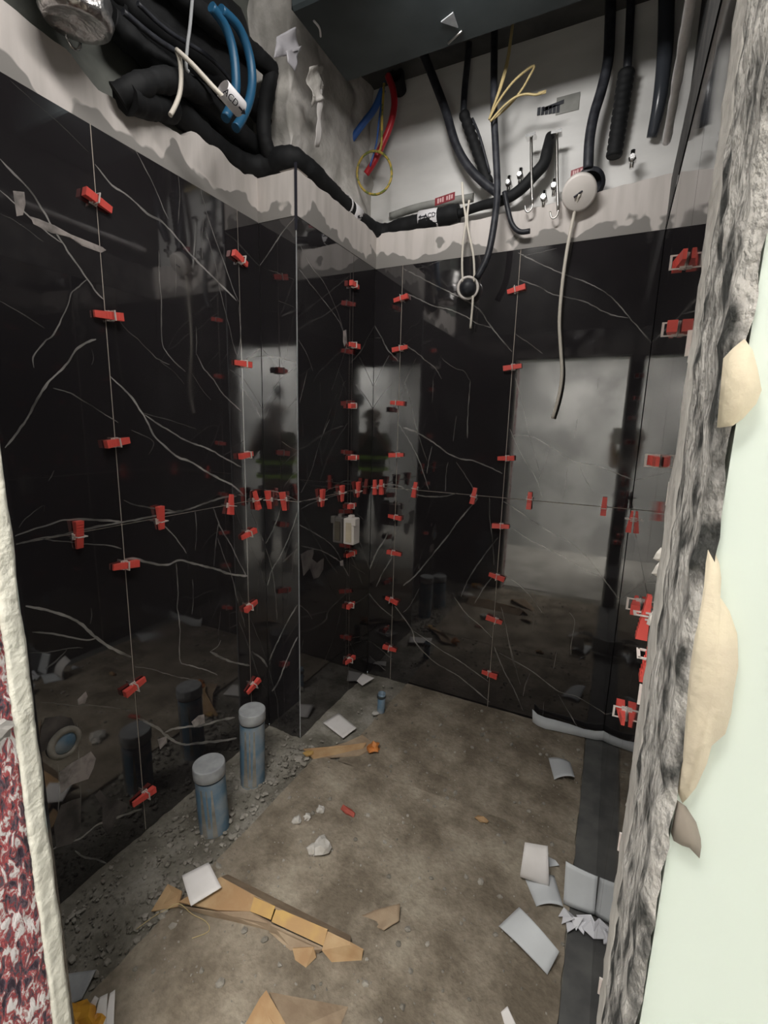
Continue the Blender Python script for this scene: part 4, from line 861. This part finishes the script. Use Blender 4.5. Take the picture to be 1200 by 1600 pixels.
# left cables
t = thing('white_flex', 'white cable bent over the left ledge beside the black pipes', 'cable', P(270,178,0,-1.44))
MB().tube([P(x, y, 0, -1.40) for x, y in ((276,78),(281,95),(283,120),(281,145),(274,165),(266,180))], .0075, 8).build('cable', M['white_cable'], t)
MB().tube([P(x, y, 0, xx) for x, y, xx in ((276,78,-1.40),(300,100,-1.34),(335,138,-1.25),(365,168,-1.23))], .0075, 8).build('cable', M['white_cable'], t)
a, c = P(348,138,0,-1.23), P(376,170,0,-1.225); d = (c-a).normalized()
MB().lathe(a, d, [(.026,0),(.027,.001),(.027,(c-a).length),(.026,(c-a).length+.001),(0,(c-a).length+.002)], 20).build('label_sleeve', M['label'], t)
upv = (CO-a); upv = (upv-d*upv.dot(d)).normalized(); m_ = (a+c)/2+upv*.028
sd = d.cross(upv).normalized(); 
word('ACD', m_-d*.018, d, -sd, .026, 'ink', t); arrow(m_+d*.03, d, -sd, .03, .018, 'ink', t)
MB().tube([P(302,-20,0,-1.38),P(297,40,0,-1.38),P(293,70,0,-1.38),P(291,105,0,-1.39),P(295,112,0,-1.39)], .0055, 7).build('tie_strand', M['tape'], t)
# hanging plastic tag and torn film at the column head
t = thing('hanging_film', 'crumpled grey white plastic tag hanging above the column', 'plastic film', P(445,75,0,-1.22))
MB().sheet([P(434,55,0,-1.24),P(460,45,0,-1.22),P(472,78,0,-1.22),P(428,90,0,-1.24)], wob=.02, n=10).build('film', M['bag'], t)
MB().sheet([P(445,80,0,-1.23),P(470,72,0,-1.22),P(460,112,0,-1.22),P(447,98,0,-1.23)], wob=.015, n=8).build('film_tail', M['bag'], t)
t = thing('torn_film', 'torn pale film strips hanging at the column head', 'plastic film', P(490,150,1,2.1))
MB().sheet([P(480,105,0,-1.26),P(503,100,0,-1.26),P(505,150,0,-1.27),P(488,168,0,-1.27)], wob=.03, n=10).build('strip', M['lump'], t)
MB().sheet([P(497,140,0,-1.27),P(504,138,0,-1.27),P(500,230,0,-1.29),P(492,230,0,-1.29)], wob=.01, n=10).build('strip', M['paper'], t)
# dark print on the back wall film
t = thing('printed_patch', 'dark printed patch on the pale film of the upper back wall', 'label', P(868,172,1,YB+0.08))
MB().obox(P(887,162,1,YB+0.082), (.05,0,0), (0,.0015,0), (0,0,.035)).build('patch', M['concrete'], t)
b = MB()
for i in range(6): b.obox(P(842+i*6,174-i*.8,1,YB+0.080), (.007,0,0), (0,.0015,0), (0,0,.016))
b.build('patch_print', M['cable_black'], t)
MB().obox(P(865,165,1,YB+0.080), (.045,0,.006), (0,.0015,0), (0,0,.008)).build('patch_bar', M['cable_black'], t)
# dark riser in the back right corner
pipe('riser_pipe', [P(1042,-60,1,2.46),P(1040,60,1,2.46),P(1032,150,1,2.46),P(1018,215,1,2.50)], [.03,.03,.028,.02], 'riser', 'dark glossy riser pipe in the back right corner')
t = thing('wrapped_pipe', 'pale film wrapped pipe along the top of the right wall', 'pipe', (0.065,1.9,2.72))
b = MB(); b.tube([Vector((.060+.006*noise.noise(Vector((k,1,1))), 2.36-.06*k, 2.715+.01*noise.noise(Vector((k,5,2))))) for k in range(16)], [.015+.004*noise.noise(Vector((k*1.3,3,3))) for k in range(16)], 12, True, 2); b.build('wrap', M['film2'], t)
MB().lathe(Vector((.06,1.52,2.715)), Y_, [(.024,0),(.025,.03)], 20).build('bracket', M['chrome'], t)
# white box on the column's shaded side
c = P(541,828,0,XC); t = thing('switch_box', 'pale plastic box fixed on the column\'s shaded side', 'switch box', c)
hy, hz = .035, .072
MB().box((XC+.001,c.y-hy,c.z-hz),(XC+.066,c.y+hy,c.z+hz), .004).build('box', M['white_plastic'], t)
MB().box((XC+.018,c.y-hy-.004,c.z-hz+.014),(XC+.054,c.y-hy+.001,c.z+hz-.022), .0015).build('cover', M['mortar'], t)
MB().box((XC+.05,c.y-hy-.003,c.z+hz-.035),(XC+.078,c.y-.01,c.z+hz+.004), .002).build('latch', M['white_plastic'], t)
MB().box((XC+.02,c.y-.015,c.z+hz-.002),(XC+.045,c.y+.015,c.z+hz+.016), .002).build('tab', M['white_plastic'], t)

# ------------------------------------------------------------------ the photographer (seen mirrored in the tiles)
def skin_mesh(name, verts, edges, radii, m, parent, root=0, sub=2):
    """one continuous surface grown round a joint skeleton"""
    me = bpy.data.meshes.new('skeleton'); me.from_pydata([tuple(v) for v in verts], edges, [])
    o = bpy.data.objects.new('skeleton', me); C.objects.link(o)
    md = o.modifiers.new('skin', 'SKIN'); md.use_smooth_shade = True
    for i, v in enumerate(me.skin_vertices[0].data):
        r = radii[i]; v.radius = r if isinstance(r, tuple) else (r, r); v.use_root = (i == root)
    s_ = o.modifiers.new('sub', 'SUBSURF'); s_.levels = sub; s_.render_levels = sub
    dg = bpy.context.evaluated_depsgraph_get(); res = bpy.data.meshes.new_from_object(o.evaluated_get(dg))
    bpy.data.objects.remove(o)
    pw = wloc(parent)
    for v in res.vertices: v.co -= pw
    res.polygons.foreach_set('use_smooth', [True]*len(res.polygons))
    q = bpy.data.objects.new(name, res); C.objects.link(q); q.parent = parent; res.materials.clear(); res.materials.append(m); return q
PB = Vector((0.27,-0.52,0)); PD = Vector((-.42,.91,0)).normalized(); PR = Vector((PD.y,-PD.x,0))
def pp(r_, f_, z): return PB+PR*r_+PD*f_+Z_*z
MS = dict(skin=mat('brown_skin', (0.30,0.17,0.11), 0.6), vest=mat('dark_olive_vest', (0.07,0.085,0.04), 0.8), lime=mat('lime_reflective_band', (0.60,0.95,0.12), 0.5), trouser=mat('dark_work_trousers', (0.03,0.033,0.045), 0.85), helmet=mat('pale_brown_helmet', (0.55,0.46,0.41), 0.35), boot=mat('dark_boots', (0.03,0.025,0.02), 0.6))
t = thing('person', 'person in helmet and olive vest holding up a phone, mirrored in the tiles', 'person', PB)
hr, hl = CO-CF*.022+CR*.062-CU*.035, CO-CF*.022-CR*.062-CU*.035
vs = [pp(0,0,.93), pp(0,.01,1.10), pp(0,0,1.28), pp(0,.0,1.43), pp(0,.02,1.50), pp(0,.05,1.56), pp(0,.045,1.64), pp(0,.03,1.70),
      pp(.17,0,1.42), pp(.24,.14,1.22), hr-PD*.06-Z_*.05, pp(-.17,0,1.42), pp(-.22,.16,1.22), hl-PD*.06-Z_*.05,
      pp(.09,0,.88), pp(.11,.03,.49), pp(.12,-.01,.10), pp(-.09,0,.88), pp(-.11,.03,.49), pp(-.12,-.01,.10), pp(.13,.12,.05), pp(-.13,.12,.05)]
ed = [(0,1),(1,2),(2,3),(3,4),(4,5),(5,6),(6,7),(3,8),(8,9),(9,10),(3,11),(11,12),(12,13),(0,14),(14,15),(15,16),(0,17),(17,18),(18,19),(16,20),(19,21)]
rd = [(.15,.11),(.145,.10),(.16,.11),(.10,.085),.055,(.075,.085),(.08,.095),(.06,.07),.062,.045,.030,.062,.045,.030,.085,.058,.042,.085,.058,.042,.04,.04]
body = skin_mesh('body', vs, ed, rd, MS['skin'], t)
skin_mesh('vest', [pp(0,0,.95), pp(0,.01,1.10), pp(0,0,1.28), pp(0,0,1.41), pp(.15,0,1.42), pp(.22,.10,1.29), pp(-.15,0,1.42), pp(-.2,.11,1.29)], [(0,1),(1,2),(2,3),(3,4),(4,5),(3,6),(6,7)], [(.20,.15),(.185,.14),(.20,.15),(.13,.11),.08,.068,.08,.068], MS['vest'], t)
skin_mesh('trousers', [pp(0,0,.96), pp(.09,0,.86), pp(.11,.03,.49), pp(.12,-.01,.13), pp(-.09,0,.86), pp(-.11,.03,.49), pp(-.12,-.01,.13)], [(0,1),(1,2),(2,3),(0,4),(4,5),(5,6)], [(.17,.13),.105,.075,.065,.105,.075,.065], MS['trouser'], t)
for z_, k in ((1.02,.0),(1.17,.0)):
    b = MB(); n = 28; ring = []
    for i in range(n):
        a = 2*math.pi*i/n; ring += [pp(.215*math.cos(a), .172*math.sin(a)+.005, z_-.022), pp(.215*math.cos(a), .172*math.sin(a)+.005, z_+.022)]
    b.add(ring, [[2*i,2*((i+1)%n),2*((i+1)%n)+1,2*i+1] for i in range(n)], True); b.build('reflective_band', MS['lime'], t)
for s_ in (-1,1): MB().tube([pp(.12*s_,-.05,.05),pp(.125*s_,.04,.055),pp(.135*s_,.15,.04),pp(.138*s_,.19,.035)], [.05,.055,.045,.03], 12).build('boot', MS['boot'], t)
hc = pp(0,.04,1.665)
MB().lathe(hc, (0,0,1), [(.118,0),(.118,.03),(.108,.07),(.08,.105),(.04,.122),(0,.126)], 28).build('helmet', MS['helmet'], t)
MB().lathe(hc+PD*.035, (0,0,1), [(.10,0),(.135,-.004),(.135,.002),(.11,.008)], 28).build('helmet_brim', MS['helmet'], t)
fc = pp(0,.135,1.60)
MB().tube([fc+Z_*.025, fc+PD*.022-Z_*.012, fc-Z_*.018], [.008,.014,.008], 8).build('nose', MS['skin'], t)
MB().obox(fc-Z_*.055-PD*.008, PR*.024, PD*.004, Z_*.004).build('mouth', MS['boot'], t)
for s_ in (-1,1):
    MB().rock(fc+PR*(.032*s_)+Z_*.022-PD*.012, .011, (1,1,.7), 2, 0).build('eye', M['white_plastic'], t)
    MB().rock(pp(.083*s_,.04,1.60), .026, (.5,.8,1.2), 2, .1).build('ear', MS['skin'], t)
for h, s_ in ((hr,1),(hl,-1)):   # hands: palm and five bent fingers round the phone's edge
    w0 = h-PD*.06-Z_*.05; v_ = [w0, w0*.4+h*.6]; e_ = [(0,1)]; r_ = [.026,.028]
    for k in range(5):
        l = (.05,.062,.066,.062,.05)[k]; off = (CU*(.034-.017*k) if k else CU*.045-CR*s_*.02)
        base = v_[1]+off*.6; mid = base+(h-base)*.75+off*.3+CR*s_*.012; tip = mid-CR*s_*l*.5+CU*(.012 if k == 0 else 0)
        i0 = len(v_); v_ += [base, mid, tip]; r_ += [.0105,.009,.0075]; e_ += [(1,i0),(i0,i0+1),(i0+1,i0+2)]
    skin_mesh('hand', v_, e_, r_, MS['skin'], t)
ph = thing('phone', 'white cased phone held up behind the viewpoint, mirrored in the tiles', 'phone', CO-CF*.02)
MB().obox(CO-CF*.022-CU*.04, CR*.038, CF*.0045, CU*.079).build('phone_body', M['white_plastic'], ph)
MB().obox(CO-CF*.0272-CU*.04, CR*.034, CF*.0006, CU*.074).build('screen', M['ink'], ph)
